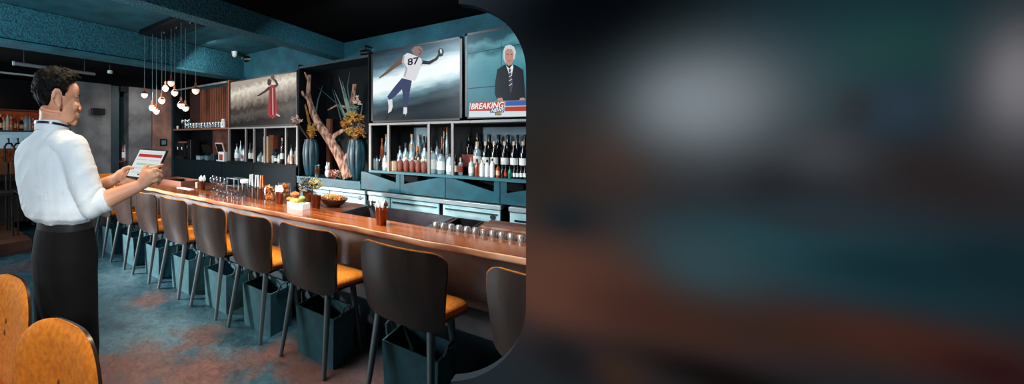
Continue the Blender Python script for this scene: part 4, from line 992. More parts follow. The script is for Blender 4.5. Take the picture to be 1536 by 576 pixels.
# ------------------------------------------------------------------ ceiling fittings
d = thing('dome_camera', 'small white dome camera under the teal ceiling in front of the far beam', 'camera', pY(352, 82, 4.6))
obj('dome_base', MB().lathe([(0, .02), (.05, .02), (.052, .05), (0, .05)], seg=18), WHITEB, d); obj('dome', MB().lathe([(0, -.045), (.022, -.04), (.04, -.02), (.046, .0), (.046, .02), (0, .02)], seg=18), mat('dome_white', '#c9d3d6', .25), d)
obj('bracket', MB().tube([(0, 0, .05), (0, .1, .06)], .015, 8), CHAR, d)
d = thing('ceiling_projector', 'black spotlight unit on the ceiling just right of the dome camera', 'spotlight', pY(372, 88, 4.62))
obj('spot_body', MB().tube([(-.02, .06, 0), (.08, -.09, -.01)], [.055, .065], 16), BLACK, d); obj('spot_lens', MB().tube([(.08, -.09, -.01), (.09, -.1, -.012)], [.05, .048], 16), mat('lens', '#1c2b33', .1), d)
obj('spot_arm', MB().tube([(-.12, .02, -.01), (-.02, .06, 0)], .014, 8), STEEL, d); obj('spot_mount', MB().tube([(-.02, .06, .04), (0, .1, .1)], .018, 8), BLACK, d)
d = thing('ring_light', 'tiny ring-shaped ceiling spot on the black soffit above the grey panels', 'ceiling spot', pY(165, 108, 5.3))
obj('ring', MB().lathe([(.022, -.02), (.036, -.02), (.036, .02), (.022, .02)], seg=20), mat('ring_pale', '#a9b4b2', .4), d); obj('bulb', MB().lathe([(0, -.005), (.021, -.005), (.021, .02), (0, .02)], seg=14), BLACK, d)
obj('stem', MB().tube([(0, 0, .02), (0, 0, 2.56 - d.location.z)], .012, 8), BLACK, d)
a = pY(22, 95, 4.98); b = pY(142, 111, 5.25)
d = thing('ceiling_duct', 'long grey pipe under the black soffit above the man', 'pipe', (a.x, a.y, a.z))
obj('pipe', MB().tube([(0, 0, 0), b - a], .022, 12), mat('pipe_grey', '#5a666c', .5), d); obj('end_cap', MB().tube([(-.02, 0, 0), (.0, 0, 0)], .027, 12), mat('pipe_pale', '#7d898e', .5), d)
for f_ in (.1, .85): q = (b - a) * f_; obj('hanger', MB().tube([q, (q.x, q.y, 2.56 - a.z)], .006, 6), BLACK, d)
a = pY(0, 108, 6.22); b = pY(60, 115.5, 6.22)
o = obj('soffit_rail', MB().box((-1.0, 6.24, a.z - .01), (2.1, 6.27, a.z + .012)), mat('rail_pale', '#8b9598', .5)); tag(o, 'thin pale metal strip along the soffit behind the dark hair', 'rail')
# a spotlight over the niche
a = pX(548, 78, 4.2)
d = thing('niche_camera', 'small dark camera with bracket above the niche beside the football screen', 'camera', a)
obj('camera_body', MB().tube([(0, .05, 0), (-.03, -.07, -.02)], .035, 12), BLACK, d); obj('bracket', MB().tube([(0, 0, .03), (.0, 0, .08), (.16, 0, .08)], .012, 8), BLACK, d); obj('glass_front', MB().tube([(-.03, -.07, -.02), (-.033, -.08, -.022)], .028, 12), mat('lens', '#1c2b33', .1), d)
# ------------------------------------------------------------------ niche: vases, branch, flowers
VASE = mat('vase_glaze', '#17424f', .42, col2='#0b2630', nscale=7)
def vase_fn(a, z): return 1 - .14 * (1 - abs(math.sin(3.5 * a))) ** 2.5
zD = .9856
def vase(px, X, label):
    p = pX(px, 207, X); t = thing('floor_vase', label, 'vase', (X, p.y, zD), 0, 'vases in the niche')
    obj('vase_body', MB().lathe([(0, 0), (.06, 0), (.075, .02), (.105, .16), (.118, .30), (.105, .42), (.085, .475), (.088, .49), (.078, .49), (.075, .47), (.09, .40), (.0, .35)], seg=70, fn=vase_fn), VASE, t, angle=70)
    obj('vase_lip', MB().lathe([(.078, .485), (.09, .485), (.09, .497), (.078, .497)], seg=30), VASE, t)
    return t
vase(466, 4.03, 'tall dark teal ribbed vase left of the big branch')
vase(534, 4.03, 'tall dark ribbed vase right of the big branch')
BARK = mat('branch_bark', '#b98f78', .8, col2='#5b3b2d', nscale=26, ndetail=9, bump=1., bscale=40, stretch=(1, 1, .3), lo=.42, hi=.6)
br = thing('dry_branch', 'thick bare branch leaning up out of the niche between the vases', 'branch', (3.99, pX(525, 272, 3.99).y, zD))
def br_path(pts, X0, X1): return [pX(a, b, X0 + (X1 - X0) * i / max(1, len(pts) - 1)) for i, (a, b) in enumerate(pts)]
def wob(path, amp=.006): return [p + Vector((random.uniform(-amp, amp), random.uniform(-amp, amp), 0)) for p in path]
mb = MB(); k_ = .0082
pts = [(524, 268), (521, 260), (515, 246), (507, 229), (497, 213), (487, 199), (477, 184), (469, 168), (465, 153), (462, 140), (462, 126), (464, 112)]
mb.tube(wob(br_path(pts, 3.98, 3.99)), [v * k_ for v in (10, 9.5, 8.5, 8, 7.5, 7, 6.2, 5.4, 4.6, 4, 3.4, 2.6)], 14)
mb.tube(br_path([(464, 150), (460, 146), (455, 142), (453, 137)], 3.99, 3.86), [v * k_ for v in (3.6, 3, 2.6, 2)], 10)
mb.tube(br_path([(462, 118), (459, 113), (457, 108)], 3.99, 3.95), [v * k_ for v in (2.6, 2, 1.4)], 10)
mb.tube(br_path([(496, 211), (503, 203), (512, 197), (519, 195)], 3.99, 3.96), [v * k_ for v in (4.6, 4, 3.4, 2.4)], 10)
mb.tube(br_path([(514, 244), (520, 236), (521, 230)], 3.98, 3.96), [v * k_ for v in (4.5, 3.6, 2.4)], 10)
br_me = fuse(mb, 'branch_wood', .008, 2)
for v_ in br_me.vertices: v_.co.z = max(v_.co.z, zD + .001)
o = obj('branch_wood', br_me, BARK, br, world=True)
st = thing('bare_stick', 'pinkish brown upright stick rising behind the right vase', 'stick', pX(524, 268, 4.22))
st.location.z = zD
obj('stick_wood', MB().tube(br_path([(524, 262), (525, 215), (526, 180), (527, 160), (530, 143), (532, 126)], 4.22, 4.18), [v * k_ for v in (4, 4, 3.8, 3.6, 3.4, 3)], 10), BARK, st, world=True)
obj('side_twig', MB().tube(br_path([(527, 166), (516, 160), (505, 158), (492, 165)], 4.18, 4.14), [v * k_ for v in (2.2, 2, 1.8, 1)], 8), BARK, st, world=True)
po = thing('wooden_post', 'reddish wooden post standing in the dark behind the branch', 'post', pX(494, 250, 4.26)); po.location.z = zD
obj('post_shaft', MB().box((-.03, -.03, 0), (.03, .03, .78)), SLAT, po, smooth=False); obj('post_foot', MB().box((-.05, -.05, 0), (.05, .05, .05)), SLAT, po, smooth=False)
LEAFP = mat('leaf_pale', '#7f8f7c', .6, col2='#4d6a60', nscale=8); LEAFD = mat('leaf_dark', '#2b4a4a', .6)
OCH = mat('dry_flower', '#b5792e', .8, col2='#7d4a1d', nscale=22); YEL = mat('dry_yellow', '#b98a3a', .8, col2='#8a6a2c', nscale=25); PINK = mat('pale_blossom', '#d8b3a4', .8); GREY = mat('dry_seed', '#6e5a50', .9)
def blade(path, w, m, name, parent):
    """long leaf: a thin folded strip with real thickness"""
    rings = []
    for i, p in enumerate(path):
        f_ = i / (len(path) - 1); ww = w * (math.sin(PI * (f_ * .85 + .15)) ** .7) + .001
        rings.append([p + RT * ww, p + AX * .003 + Vector((0, 0, 0)), p - RT * ww, p - AX * .002])
    return obj(name, MB().loft(rings), m, parent, world=True, angle=20)
def sprig_blooms(c, r, n, size, m, name, parent, seed):
    rnd = random.Random(seed); mb = MB()
    for k in range(n):
        v = Vector((rnd.gauss(0, 1), rnd.gauss(0, 1), rnd.gauss(0, 1))).normalized() * (rnd.random() ** .4)
        p = c + Vector((v.x * r[0], v.y * r[1], v.z * r[2]))
        s = .8 * size * rnd.uniform(.6, 1.3)
        for q in range(4):
            a = rnd.uniform(0, 2 * PI); e_ = rnd.uniform(-.6, 1.2)
            dd = Vector((math.cos(a) * math.cos(e_), math.sin(a) * math.cos(e_), math.sin(e_)))
            mb.tube([p, p + dd * s * .6, p + dd * s * 1.2], [s * .12, s * .33, s * .06], 5)
        mb.ell(p, (s * .3,) * 3, u=6, v=4)
    return obj(name, mb, m, parent, world=True, angle=50)
def stems(pairs, m, parent, w=.0035):
    mb = MB()
    for a, b in pairs: mb.tube([a, a.lerp(b, .5) + Vector((0, .01, .01)), b], [w, w * .9, w * .7], 6)
    return obj('stems', mb, m, parent, world=True)
va = pX(466, 207, 4.03); va.z = zD + .46
fl = thing('dried_bouquet', 'dried ochre and pale flowers in the left vase', 'flowers', va)
c1 = pX(461, 194, 3.98); c2 = pX(444, 180, 3.80); c3 = pX(468, 201, 3.97); c4 = pX(455, 184, 4.0)
c1.y = min(c1.y, 2.97); c3.y = min(c3.y, 3.02); c4.y = min(c4.y, 3.0)
stems([(va, c1), (va, c2), (va, c3), (va, c4), (va, pX(438, 178, 3.82))], GREY, fl)
sprig_blooms(c1, (.05, .07, .08), 34, .03, YEL, 'ochre_blooms', fl, 1); sprig_blooms(c3, (.05, .06, .05), 22, .03, OCH, 'rust_blooms', fl, 2)
sprig_blooms(c2, (.05, .09, .05), 30, .022, PINK, 'pale_blooms', fl, 3); sprig_blooms(pX(441, 184, 3.81), (.05, .08, .05), 26, .02, GREY, 'seed_heads', fl, 4)
blade([va, pX(464, 185, 4.03), pX(460, 165, 4.03), pX(453, 143, 4.03)], .018, OCH, 'long_leaf', fl); blade([va, pX(471, 185, 4.16), pX(477, 150, 4.22), pX(484, 128, 4.25)], .012, LEAFD, 'long_leaf', fl)
blade([va, pX(470, 185, 4.06), pX(478, 200, 4.06)], .014, YEL, 'long_leaf', fl)
vb = pX(534, 207, 4.03); vb.z = zD + .46
fr = thing('leaf_bouquet', 'tall pale blade leaves and orange dried flowers in the right vase', 'flowers', vb)
for q_, m_, w_ in (([(528, 190), (518, 150), (508, 114)], LEAFP, .017), ([(529, 190), (522, 155), (513, 122)], LEAFP, .014), ([(526, 195), (514, 165), (501, 135)], LEAFP, .013), ([(530, 195), (524, 165), (519, 140)], LEAFP, .013), ([(526, 195), (508, 158), (474, 128)], LEAFD, .01), ([(530, 190), (521, 130), (525, 107)], LEAFD, .008), ([(536, 195), (542, 168), (545, 150)], LEAFD, .01), ([(524, 198), (512, 180), (498, 132)], LEAFD, .01)):
    blade([vb] + br_path(q_, 4.03, 4.08), w_, m_, 'long_leaf', fr)
def clampy(c):
    c.y = max(c.y, 2.25); return c
cs = [(pX(517, 186, 3.97), (.05, .06, .06), 24, .032, OCH), (pX(527, 178, 3.97), (.05, .1, .08), 40, .034, YEL), (pX(538, 200, 3.96), (.05, .09, .07), 44, .034, OCH), (pX(548, 187, 4.0), (.05, .06, .09), 26, .03, GREY), (pX(536, 152, 4.02), (.04, .06, .05), 18, .026, PINK), (pX(524, 198, 3.96), (.05, .07, .05), 26, .03, YEL), (pX(530, 165, 4.0), (.05, .08, .06), 22, .03, LEAFP), (pX(543, 175, 4.0), (.05, .06, .06), 22, .03, OCH)]
for c in cs: clampy(c[0])
stems([(vb, c[0]) for c in cs], GREY, fr)
for i, c in enumerate(cs): sprig_blooms(*c, ['ochre_blooms', 'yellow_blooms', 'rust_blooms', 'seed_heads', 'pale_blossoms', 'yellow_blooms', 'leaf_tuft', 'ochre_blooms'][i], fr, 10 + i)
# small things on the niche deck
o = thing('white_figurine', 'small pale seated figurine in front of the branch foot', 'figurine', pX(492, 207, 3.99)); o.location.z = zD
obj('figure_body', MB().ell((0, 0, .06), (.04, .04, .06)).ell((-.01, 0, .13), (.032, .03, .035)), PALEG, o); 
for s in (-1, 1): obj('ear', MB().ell((0, s * .015, .175), (.01, .01, .03)), PALEG, o)
o = thing('cup_stack', 'stack of steel and brown cups between the left vase and the figurine', 'cups', pX(476, 207, 3.99)); o.location.z = zD
for k, m_ in enumerate((STEEL, COPPER, STEEL)): obj('cup', MB().lathe([(0, 0), (.035, 0), (.045, .055), (.04, .055), (.032, .006), (0, .006)], (0, 0, k * .05), 16), m_, o)
o = thing('dried_wreath', 'low heap of red brown dried blossoms at the foot of the branch', 'flowers', pX(505, 207, 3.97)); o.location.z = zD
w0 = Vector(o.location) + Vector((0, 0, .06))
sprig_blooms(w0 + Vector((0, .06, -.005)), (.05, .08, .05), 34, .03, mat('dry_red', '#8d4632', .8), 'red_blooms', o, 31); sprig_blooms(w0 + Vector((0, -.08, -.005)), (.05, .07, .05), 30, .03, GREY, 'seed_heads', o, 32); sprig_blooms(w0 + Vector((0, .02, -.005)), (.05, .08, .05), 18, .026, PINK, 'pale_blooms', o, 33)
# ------------------------------------------------------------------ things on the bar
zT = .8925; zK = .8625
def on_bar(px, py):
    p = pZ(px, py, zT)
    return p if p.x < 2.54 else pZ(px, py, zK)
def napkin_cup(px, py, label, z=zT, s=1.):
    p = on_bar(px, py) if z == zT else pZ(px, py, z); t = thing('copper_cup', label, 'cup', p, 0, 'copper cups of napkins'); t.scale = (s, s, s)
    obj('cup_wall', MB().lathe([(0, 0), (.029, 0), (.031, .003), (.040, .115), (.0425, .118), (.038, .118), (.029, .01), (0, .01)], seg=28), COPPER, t, angle=50)
    return t
def napkins(px, py, label, seed, s=1.):
    p = on_bar(px, py); t = thing('paper_napkins', label, 'napkins', p + Vector((0, 0, .02)), 0, 'napkins in copper cups'); t.scale = (s, s, s)
    rnd = random.Random(seed)
    for k in range(6):
        a = k * 1.05 + rnd.random() * .5; h = .13 + rnd.random() * .035; w = .031
        n_ = Vector((math.cos(a), math.sin(a), 0)); tt = Vector((-n_.y, n_.x, 0)); o_ = n_ * .011
        top = o_ + n_ * .015
        obj('folded_sheet', MB().prism([o_ * .6 - tt * .018, o_ * .6 + tt * .018, top + tt * w + Vector((0, 0, h * .8)), top + tt * rnd.uniform(-.4, .4) * w + Vector((0, 0, h)), top - tt * w + Vector((0, 0, h * .72))], n_ * .006), WHITE, t, smooth=False)
    return t
for px, py, s, a, b in ((572, 337, 1.06, 'copper cup with napkins standing alone before the dark sink', 'white folded napkins in the lone cup before the sink'), (419, 306, .98, 'copper cup with napkins left of the pumpkins', 'white folded napkins in the cup left of the pumpkins'), (303.5, 285, .98, 'far copper cup with napkins right of the raised tablet', 'white folded napkins in the far cup right of the raised tablet')):
    napkin_cup(px, py, a, s=s); napkins(px, py, b, int(px), s)
e = napkin_cup(474, 314, 'plain copper cup without napkins in front of the dried flowers', s=1.08); e['group'] = 'empty copper cups'
e2 = napkin_cup(463, 303, 'small copper pot half hidden between green gourds and dried flowers', zK, .7); e2['group'] = 'copper pots'
# shakers
p = pZ(380, 298, zT)
def tin(loc, label, m, s=1.):
    t = thing('shaker_tin', label, 'shaker', loc, 0, 'shaker tins'); t.scale = (s, s, s)
    obj('tin_wall', MB().lathe([(0, 0), (.033, 0), (.035, .004), (.046, .155), (.0475, .157), (.045, .157), (.034, .008), (0, .008)], seg=28), m, t, angle=50)
    obj('tin_rim', MB().lathe([(.045, .154), (.0485, .154), (.0485, .16), (.045, .16)], seg=28), STEEL, t)
    return t
STEELB = mat('bright_steel', '#cfd6d8', .18, 1.)
MIXG = glassy('mix_glass', '#d5e0e4', .12)
for px, py, m_, lab in ((378, 296.5, STEELB, 'lower left steel shaker tin of the shaker group'), (386.5, 298, STEELB, 'lower right steel shaker tin of the shaker group'), (393.5, 299.5, COPPER, 'lower copper shaker tin beside the orange jars')):
    q = on_bar(px, py); t = tin(q, lab, m_, .78)
    # a second tin turned over on top
    u = dup(t, q + Vector((0, 0, .252)), 0, lab.replace('lower', 'upper').replace('shaker tin', 'shaker tin turned over'), .78); u.rotation_euler = (PI, 0, 0)
q = on_bar(367, 295)
t = thing('mixing_glass', 'tall clear mixing glass with white straws left of the shakers', 'glass', q)
obj('glass_wall', MB().lathe([(0, 0), (.03, 0), (.032, .004), (.042, .15), (.0395, .15), (.029, .012), (0, .012)], seg=22), MIXG, t, angle=50)
obj('frosted_rim', MB().lathe([(.042, .15), (.048, .16), (.046, .185), (.036, .19), (.03, .17), (.038, .15)], seg=16), WHITE, t)
# jars of dried citrus
CIT = mat('citrus_orange', '#e08a34', .5, col2='#a9541e', nscale=30); CITP = mat('citrus_pale', '#f0cb98', .6); JARG = glassy('jar_glass', '#fbf4ee', .06)
def citrus_jar(px, py, label, s, seed):
    q = on_bar(px, py); t = thing('glass_jar', label, 'jar', q, 0, 'glass jars of dried fruit'); t.scale = (s, s, s)
    obj('jar_wall', MB().lathe([(0, 0), (.07, 0), (.078, .01), (.08, .13), (.07, .155), (.072, .17), (.066, .17), (.064, .155), (.074, .13), (.072, .014), (0, .012)], seg=28), JARG, t, angle=50)
    rnd = random.Random(seed)
    for m_, nm, n_ in ((CIT, 'dried_orange', 26), (CITP, 'dried_apple', 16)):
        mb = MB()
        for k in range(n_):
            a = rnd.uniform(0, 2 * PI); rr = rnd.uniform(.0, .05); zz = rnd.uniform(.03, .165)
            R3 = Matrix.Rotation(rnd.uniform(-1.2, 1.2), 3, 'X') @ Matrix.Rotation(rnd.uniform(-1.2, 1.2), 3, 'Y')
            mb.ell((rr * math.cos(a), rr * math.sin(a), zz), (.022, .022, .005), R3, 10, 6)
        o_ = obj(nm, mb, m_, t); o_['kind'] = 'stuff'
    return t
citrus_jar(404, 301, 'glass jar full of dried orange slices right of the shakers', .88, 5)
q_ = citrus_jar(426, 297, 'glass jar of dried fruit behind the napkin cup left of the pumpkins', .92, 6)
# tray of pumpkins
q = on_bar(444, 313)
ty = thing('white_tray', 'small white slatted tray under the pumpkins', 'tray', q, math.radians(0))
obj('tray_side', MB().box((-.02, -.085, 0), (-.012, .085, .05)).box((.08, -.085, 0), (.088, .085, .05)).box((-.012, -.085, 0), (.08, -.077, .05)).box((-.012, .077, 0), (.08, .085, .05)), WHITE, ty, smooth=False)
obj('tray_floor', MB().box((-.012, -.077, 0), (.08, .077, .012)), WHITE, ty, smooth=False); obj('slat_line', MB().box((-.0215, -.085, .022), (-.02, .085, .026)), PALEG, ty, smooth=False)
STEMM = mat('gourd_stem', '#6b5a35', .8)
def pumpkin(loc, r, m_, label, flat_=.8, lobes=9, amp=.06):
    t = thing('small_pumpkin', label, 'pumpkin', loc, 0, 'little pumpkins and gourds')
    prof = [(0.001, -.55)] + [(math.sin(a) * (1 - .1 * (math.cos(a) > .8)), -math.cos(a) * flat_) for a in [PI * k / 14 for k in range(1, 14)]] + [(.001, flat_ * .82)]
    obj('pumpkin_skin', MB().lathe([(a * r, (b + flat_) * r) for a, b in prof], seg=36, fn=lambda a, z: 1 + amp * math.cos(lobes * a)), m_, t, angle=80)
    obj('stem', MB().tube([(0, 0, flat_ * 1.75 * r), (r * .06, 0, flat_ * 2.0 * r), (r * .2, r * .05, flat_ * 2.15 * r)], [r * .16, r * .1, r * .12], 8), STEMM, t)
    return t
P1 = mat('pumpkin_yellow', '#d99a3d', .5, col2='#e6c078', nscale=14); P2 = mat('pumpkin_orange', '#c9622a', .5, col2='#b55424', nscale=9); G1_ = mat('gourd_green', '#8f9a5c', .55, col2='#56713f', nscale=14); P3 = mat('pumpkin_gold', '#c98a2a', .5)
yd = Vector((0, 1, 0))
a1 = q + Vector((.033, .035, .012)); pumpkin(a1, .046, P1, 'yellow pumpkin in the white tray, below the orange one', .9)
pumpkin(a1 + Vector((0, .002, .0805)), .042, P2, 'flat orange pumpkin resting on the yellow pumpkin', .55, 8, .08)
a2 = q + Vector((.033, -.04, .012)); pumpkin(a2, .032, G1_, 'pale green gourd in the white tray, lower of two', .85)
pumpkin(a2 + Vector((0, 0, .054)), .029, G1_, 'green gourd sitting on the other green gourd', .8)
pumpkin(on_bar(428, 303) + Vector((.06, .0, 0)), .032, P3, 'small golden gourd between napkin cup and white tray', .7)
# dried flowers in a dark planter
q = pZ(462, 296, zK); pl = thing('flower_planter', 'dark wooden planter of dried grey and yellow flowers behind the plain copper cup', 'planter', q)
obj('planter_box', MB().lathe([(0, 0), (.05, 0), (.062, .07), (.055, .07), (.0, .05)], seg=16), WOODD, pl)
qq = q + Vector((0, 0, .07))
stems([(qq, qq + Vector((x_, y_, z_))) for x_, y_, z_ in ((0, .05, .1), (0, -.08, .09), (.02, 0, .12), (-.03, -.03, .07), (0, -.14, .06), (0, .11, .06))], STEMM, pl, .003)
DG = mat('dry_grey', '#7d8078', .9, col2='#4d5550', nscale=20); DY = mat('dry_olive', '#a3955a', .9)
sprig_blooms(qq + Vector((0, .03, .1)), (.05, .08, .05), 50, .022, DG, 'grey_blooms', pl, 41); sprig_blooms(qq + Vector((0, -.10, .08)), (.05, .09, .06), 55, .022, DY, 'olive_blooms', pl, 42); sprig_blooms(qq + Vector((0, .0, .05)), (.06, .14, .04), 50, .022, GREY, 'seed_heads', pl, 43); sprig_blooms(qq + Vector((-.02, .06, .02)), (.04, .06, .05), 26, .02, mat('dry_white', '#c5bda5', .9), 'pale_blooms', pl, 44)
q = pZ(500, 309, zK); bw = thing('fruit_bowl', 'wide dark brown bowl heaped with dried fruit left of the tap', 'bowl', q)
obj('bowl_wall', MB().lathe([(0, 0), (.06, 0), (.1, .03), (.135, .075), (.128, .075), (.09, .035), (0, .015)], seg=28), WOODD, bw, angle=60)
o = sprig_blooms(q + Vector((0, 0, .075)), (.09, .10, .022), 46, .026, CIT, 'dried_fruit', bw, 51); o['kind'] = 'stuff'
o = sprig_blooms(q + Vector((0, 0, .08)), (.09, .10, .018), 30, .024, DY, 'dried_herbs', bw, 52); o['kind'] = 'stuff'
# stemware on the deck
SG = glassy('stem_glass', '#e6eef2', .12)
sg0 = None
for k, (px, py) in enumerate(((318, 287), (323, 289), (328, 291), (333, 293), (321, 283), (327, 285), (333, 287), (339, 289))):
    loc = on_bar(px, py); lab = 'thin stemmed glass on the bar, %s of the %s four beside the far napkin cup' % (ORD[k % 4], 'front' if k < 4 else 'back')
    if sg0 is None:
        sg0 = thing('stemmed_glass', lab, 'glass', loc, 0, 'stemmed glasses on the bar')
        obj('glass_bowl', MB().lathe([(.004, .085), (.024, .1), (.03, .13), (.026, .165), (.0245, .165), (.028, .13), (.021, .104), (0, .09)], seg=16), SG, sg0, angle=60)
        obj('glass_stem', MB().lathe([(0, 0), (.03, 0), (.027, .004), (.0045, .01), (.0035, .088), (0, .088)], seg=12), SG, sg0, angle=60)
    else: dup(sg0, loc, 0, lab)
cg0 = None
for k, (px, py) in enumerate(((331, 296.5), (337.5, 297.5), (344, 293), (350, 295), (356, 294), (353, 299.5), (358.5, 300.5))):
    loc = on_bar(px, py); lab = 'little clear cup, %s from left in the cluster beside the mixing glass' % ORD[k]
    if cg0 is None:
        cg0 = thing('tasting_cup', lab, 'cup', loc, 0, 'little cups by the mixing glass')
        obj('cup_wall', MB().lathe([(0, 0), (.022, 0), (.027, .03), (.025, .055), (.023, .055), (.024, .03), (.02, .006), (0, .006)], seg=16), SG, cg0, angle=60)
        obj('cup_handle', MB().tube([(.025, 0, .045), (.042, 0, .04), (.042, 0, .018), (.025, 0, .014)], .004, 6), SG, cg0)
    else: dup(cg0, loc, k * 1.3, lab)
q = pZ(349, 283, zK); rk = thing('steel_rack', 'small open steel rack on the rear deck behind the little cups', 'rack', q)
m = MB()
for x_ in (0, .12):
    for y_ in (-.11, .11): m.box((x_ - .006, y_ - .006, 0), (x_ + .006, y_ + .006, .13))
obj('rack_post', m, STEEL, rk, smooth=False); obj('rack_top', MB().box((-.006, -.11, .12), (.126, .11, .132)), STEEL, rk, smooth=False); obj('rack_shelf', MB().box((-.004, -.11, .03), (.124, .11, .036)), STEEL, rk, smooth=False)
# wooden box and tray at the far end
a = pZ(268, 276, zK); bx = thing('wooden_caddy', 'low open dark box with reddish rim at the far end of the bar', 'box', a)
obj('caddy_side', MB().box((-.16, -.30, 0), (-.145, .30, .07)).box((.145, -.30, 0), (.16, .30, .07)).box((-.145, -.30, 0), (.145, -.285, .07)).box((-.145, .285, 0), (.145, .30, .07)), mat('rust_wood', '#7a4a38', .5), bx, smooth=False)
obj('caddy_floor', MB().box((-.145, -.285, 0), (.145, .285, .012)), CHAR, bx, smooth=False); obj('caddy_divider', MB().box((-.145, .08, .012), (.145, .09, .06)), CHAR, bx, smooth=False)
a = on_bar(278, 283); o = obj('white_card', MB().box((a.x - .03, a.y - .14, a.z), (a.x + .03, a.y + .14, a.z + .006)), WHITE); tag(o, 'white card lying at the foot of the low dark box', 'card')
a = on_bar(295.5, 281.5); o = thing('white_candle', 'short white holder right of the low dark box', 'candle', a); obj('candle_body', MB().lathe([(0, 0), (.017, 0), (.018, .07), (0, .07)], seg=14), LABC, o); obj('wick', MB().tube([(0, 0, .07), (0, 0, .078)], .002, 6), BLACK, o)
# ------------------------------------------------------------------ second bar, far behind the man
zb = 1.10
fb = thing('far_bar', 'dark far bar counter behind the man at the left edge', 'bar counter', (.6, 7.0, 0))
obj('counter_top', MB().box((-1.6, 6.85, 1.06), (2.1, 7.35, 1.10)), CHAR, fb, world=True, smooth=False); obj('counter_front', MB().box((-1.6, 6.95, .15), (2.1, 7.0, 1.06)), mat('far_front', '#3c3535', .8), fb, world=True, smooth=False)
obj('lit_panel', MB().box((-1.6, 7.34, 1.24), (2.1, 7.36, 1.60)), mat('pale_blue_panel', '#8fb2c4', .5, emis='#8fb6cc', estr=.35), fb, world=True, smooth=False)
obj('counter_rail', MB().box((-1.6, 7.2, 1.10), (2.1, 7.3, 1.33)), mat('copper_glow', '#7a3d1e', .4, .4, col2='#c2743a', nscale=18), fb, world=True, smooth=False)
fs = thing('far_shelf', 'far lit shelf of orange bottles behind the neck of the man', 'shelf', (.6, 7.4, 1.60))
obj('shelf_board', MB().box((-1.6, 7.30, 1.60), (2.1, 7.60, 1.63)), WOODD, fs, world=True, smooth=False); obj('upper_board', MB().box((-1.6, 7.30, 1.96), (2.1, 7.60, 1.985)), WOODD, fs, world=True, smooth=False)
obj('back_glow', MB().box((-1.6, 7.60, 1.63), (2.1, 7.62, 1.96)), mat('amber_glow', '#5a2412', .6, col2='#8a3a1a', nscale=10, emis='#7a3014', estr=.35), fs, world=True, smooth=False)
ft = None
k = 0
farm = [AMBER, mat('bottle_rose', '#b5654a', .2, coat=.4), PALEB, BROWNG]
rnd = random.Random(3)
for k in range(22):
    px = -6 + k * 5.6; p = pY(px, 190, 7.42)
    if p.x > 2.05: break
    m_ = farm[(k * 7 + k // 3) % 4]
    bottle('spirit' if k % 3 else 'tall', m_, LABC if k % 2 else None, CAPW if k % 3 == 1 else CAPO, (p.x, 7.42 + rnd.uniform(-.03, .03), 1.6306), 'glowing bottle on the far lit shelf, %s from the left edge' % (ORD[k] if k < 18 else 'near the last'), 'bottles on the far lit shelf', rnd.uniform(.2, .29))
for k, px in enumerate((6, 20, 36)):
    p = pY(px, 222, 7.15)
    t = thing('beer_tap', 'black curved tap on the far bar, %s from the left edge' % ORD[k], 'tap', (p.x, 7.1, 1.1006), 0, 'taps on the far bar')
    obj('tap_column', MB().tube([(0, 0, 0), (0, 0, .26), (.03, 0, .31), (.09, 0, .31), (.11, 0, .26)], .016, 8), BLACK, t); obj('tap_handle', MB().tube([(.06, 0, .31), (.05, 0, .4)], [.01, .016], 8), BLACK, t)
# dark chairs on the wooden step
DKW = mat('dark_chair_wood', '#1d1614', .5); 
def far_chair(label):
    t = thing('dark_chair', label, 'chair', (0, 0, 0), 0, 'dark chairs on the wooden step')
    obj('seat', MB().box((-.2, -.2, .55), (.2, .2, .6)), DKW, t, smooth=False, bevel=.01); obj('backrest', MB().box((-.2, .17, .82), (.2, .2, 1.0)), mat('chair_rust', '#7a4426', .6), t, smooth=False, bevel=.01)
    for sx in (-1, 1):
        obj('leg', MB().tube([(sx * .19, .19, 0), (sx * .185, .185, 1.0)], .014, 8), DKW, t); obj('leg', MB().tube([(sx * .19, -.19, 0), (sx * .18, -.18, .56)], .014, 8), DKW, t)
    obj('stretcher', MB().tube([(-.19, -.19, .25), (.19, -.19, .25)], .01, 6), DKW, t)
    return t
fc = far_chair('dark far chair on the wooden step at the very left edge')
c0 = pY(-10, 300, 6.2); fc.location = (c0.x, 6.2, .15)
c1 = pY(44, 300, 6.2); dup(fc, (c1.x, 6.2, .15), .04, 'dark far chair on the wooden step beside the white sleeve')
tb = thing('dark_table', 'dark high table on the wooden step left of the man', 'table', (pY(20, 280, 6.5).x, 6.62, .15))
obj('tabletop', MB().box((-.3, -.1, .70), (.3, .3, .74)), DKW, tb, smooth=False)
for sx in (-1, 1):
    for sy in (-.06, .26): obj('leg', MB().box((sx * .27 - .02, sy - .02, 0), (sx * .27 + .02, sy + .02, .70)), DKW, tb, smooth=False)
# ------------------------------------------------------------------ the man with the tablet
DM = 1.74
K = DM / FPX
def up_z(py, D=DM): return CAMH + (PCY - py) * D / FPX
FA = math.radians(68)
DH = .04
FWD = RT * math.cos(FA) + AX * math.sin(FA)          # where the chest points: to the right and away
SID = FWD.cross(UP)                                   # towards his right shoulder
base = pD(98, 207, DM); base.z = 0
man = thing('person', 'man in white shirt and black trousers holding a tablet, turned towards the bar', 'person', base)
SKIN = mat('skin', '#dca586', .5, col2='#cf9375', nscale=9)
SHIRT = mat('shirt_cotton', '#e2eaf0', .85, col2='#d8e2ea', nscale=5, bump=.25, bscale=9, sheen=.1)
TROU = mat('trouser_cloth', '#0d0d10', .85, spec=.2, col2='#09090b', nscale=6, bump=.2, bscale=11)
BELT = mat('belt_leather', '#26262a', .3)
HAIR = mat('hair_black', '#060505', .65, spec=.12, col2='#090808', nscale=60, bump=.5, bscale=50, stretch=(1, 2.5, .6))
SHOE = mat('shoe_leather', '#0d0c0c', .35)
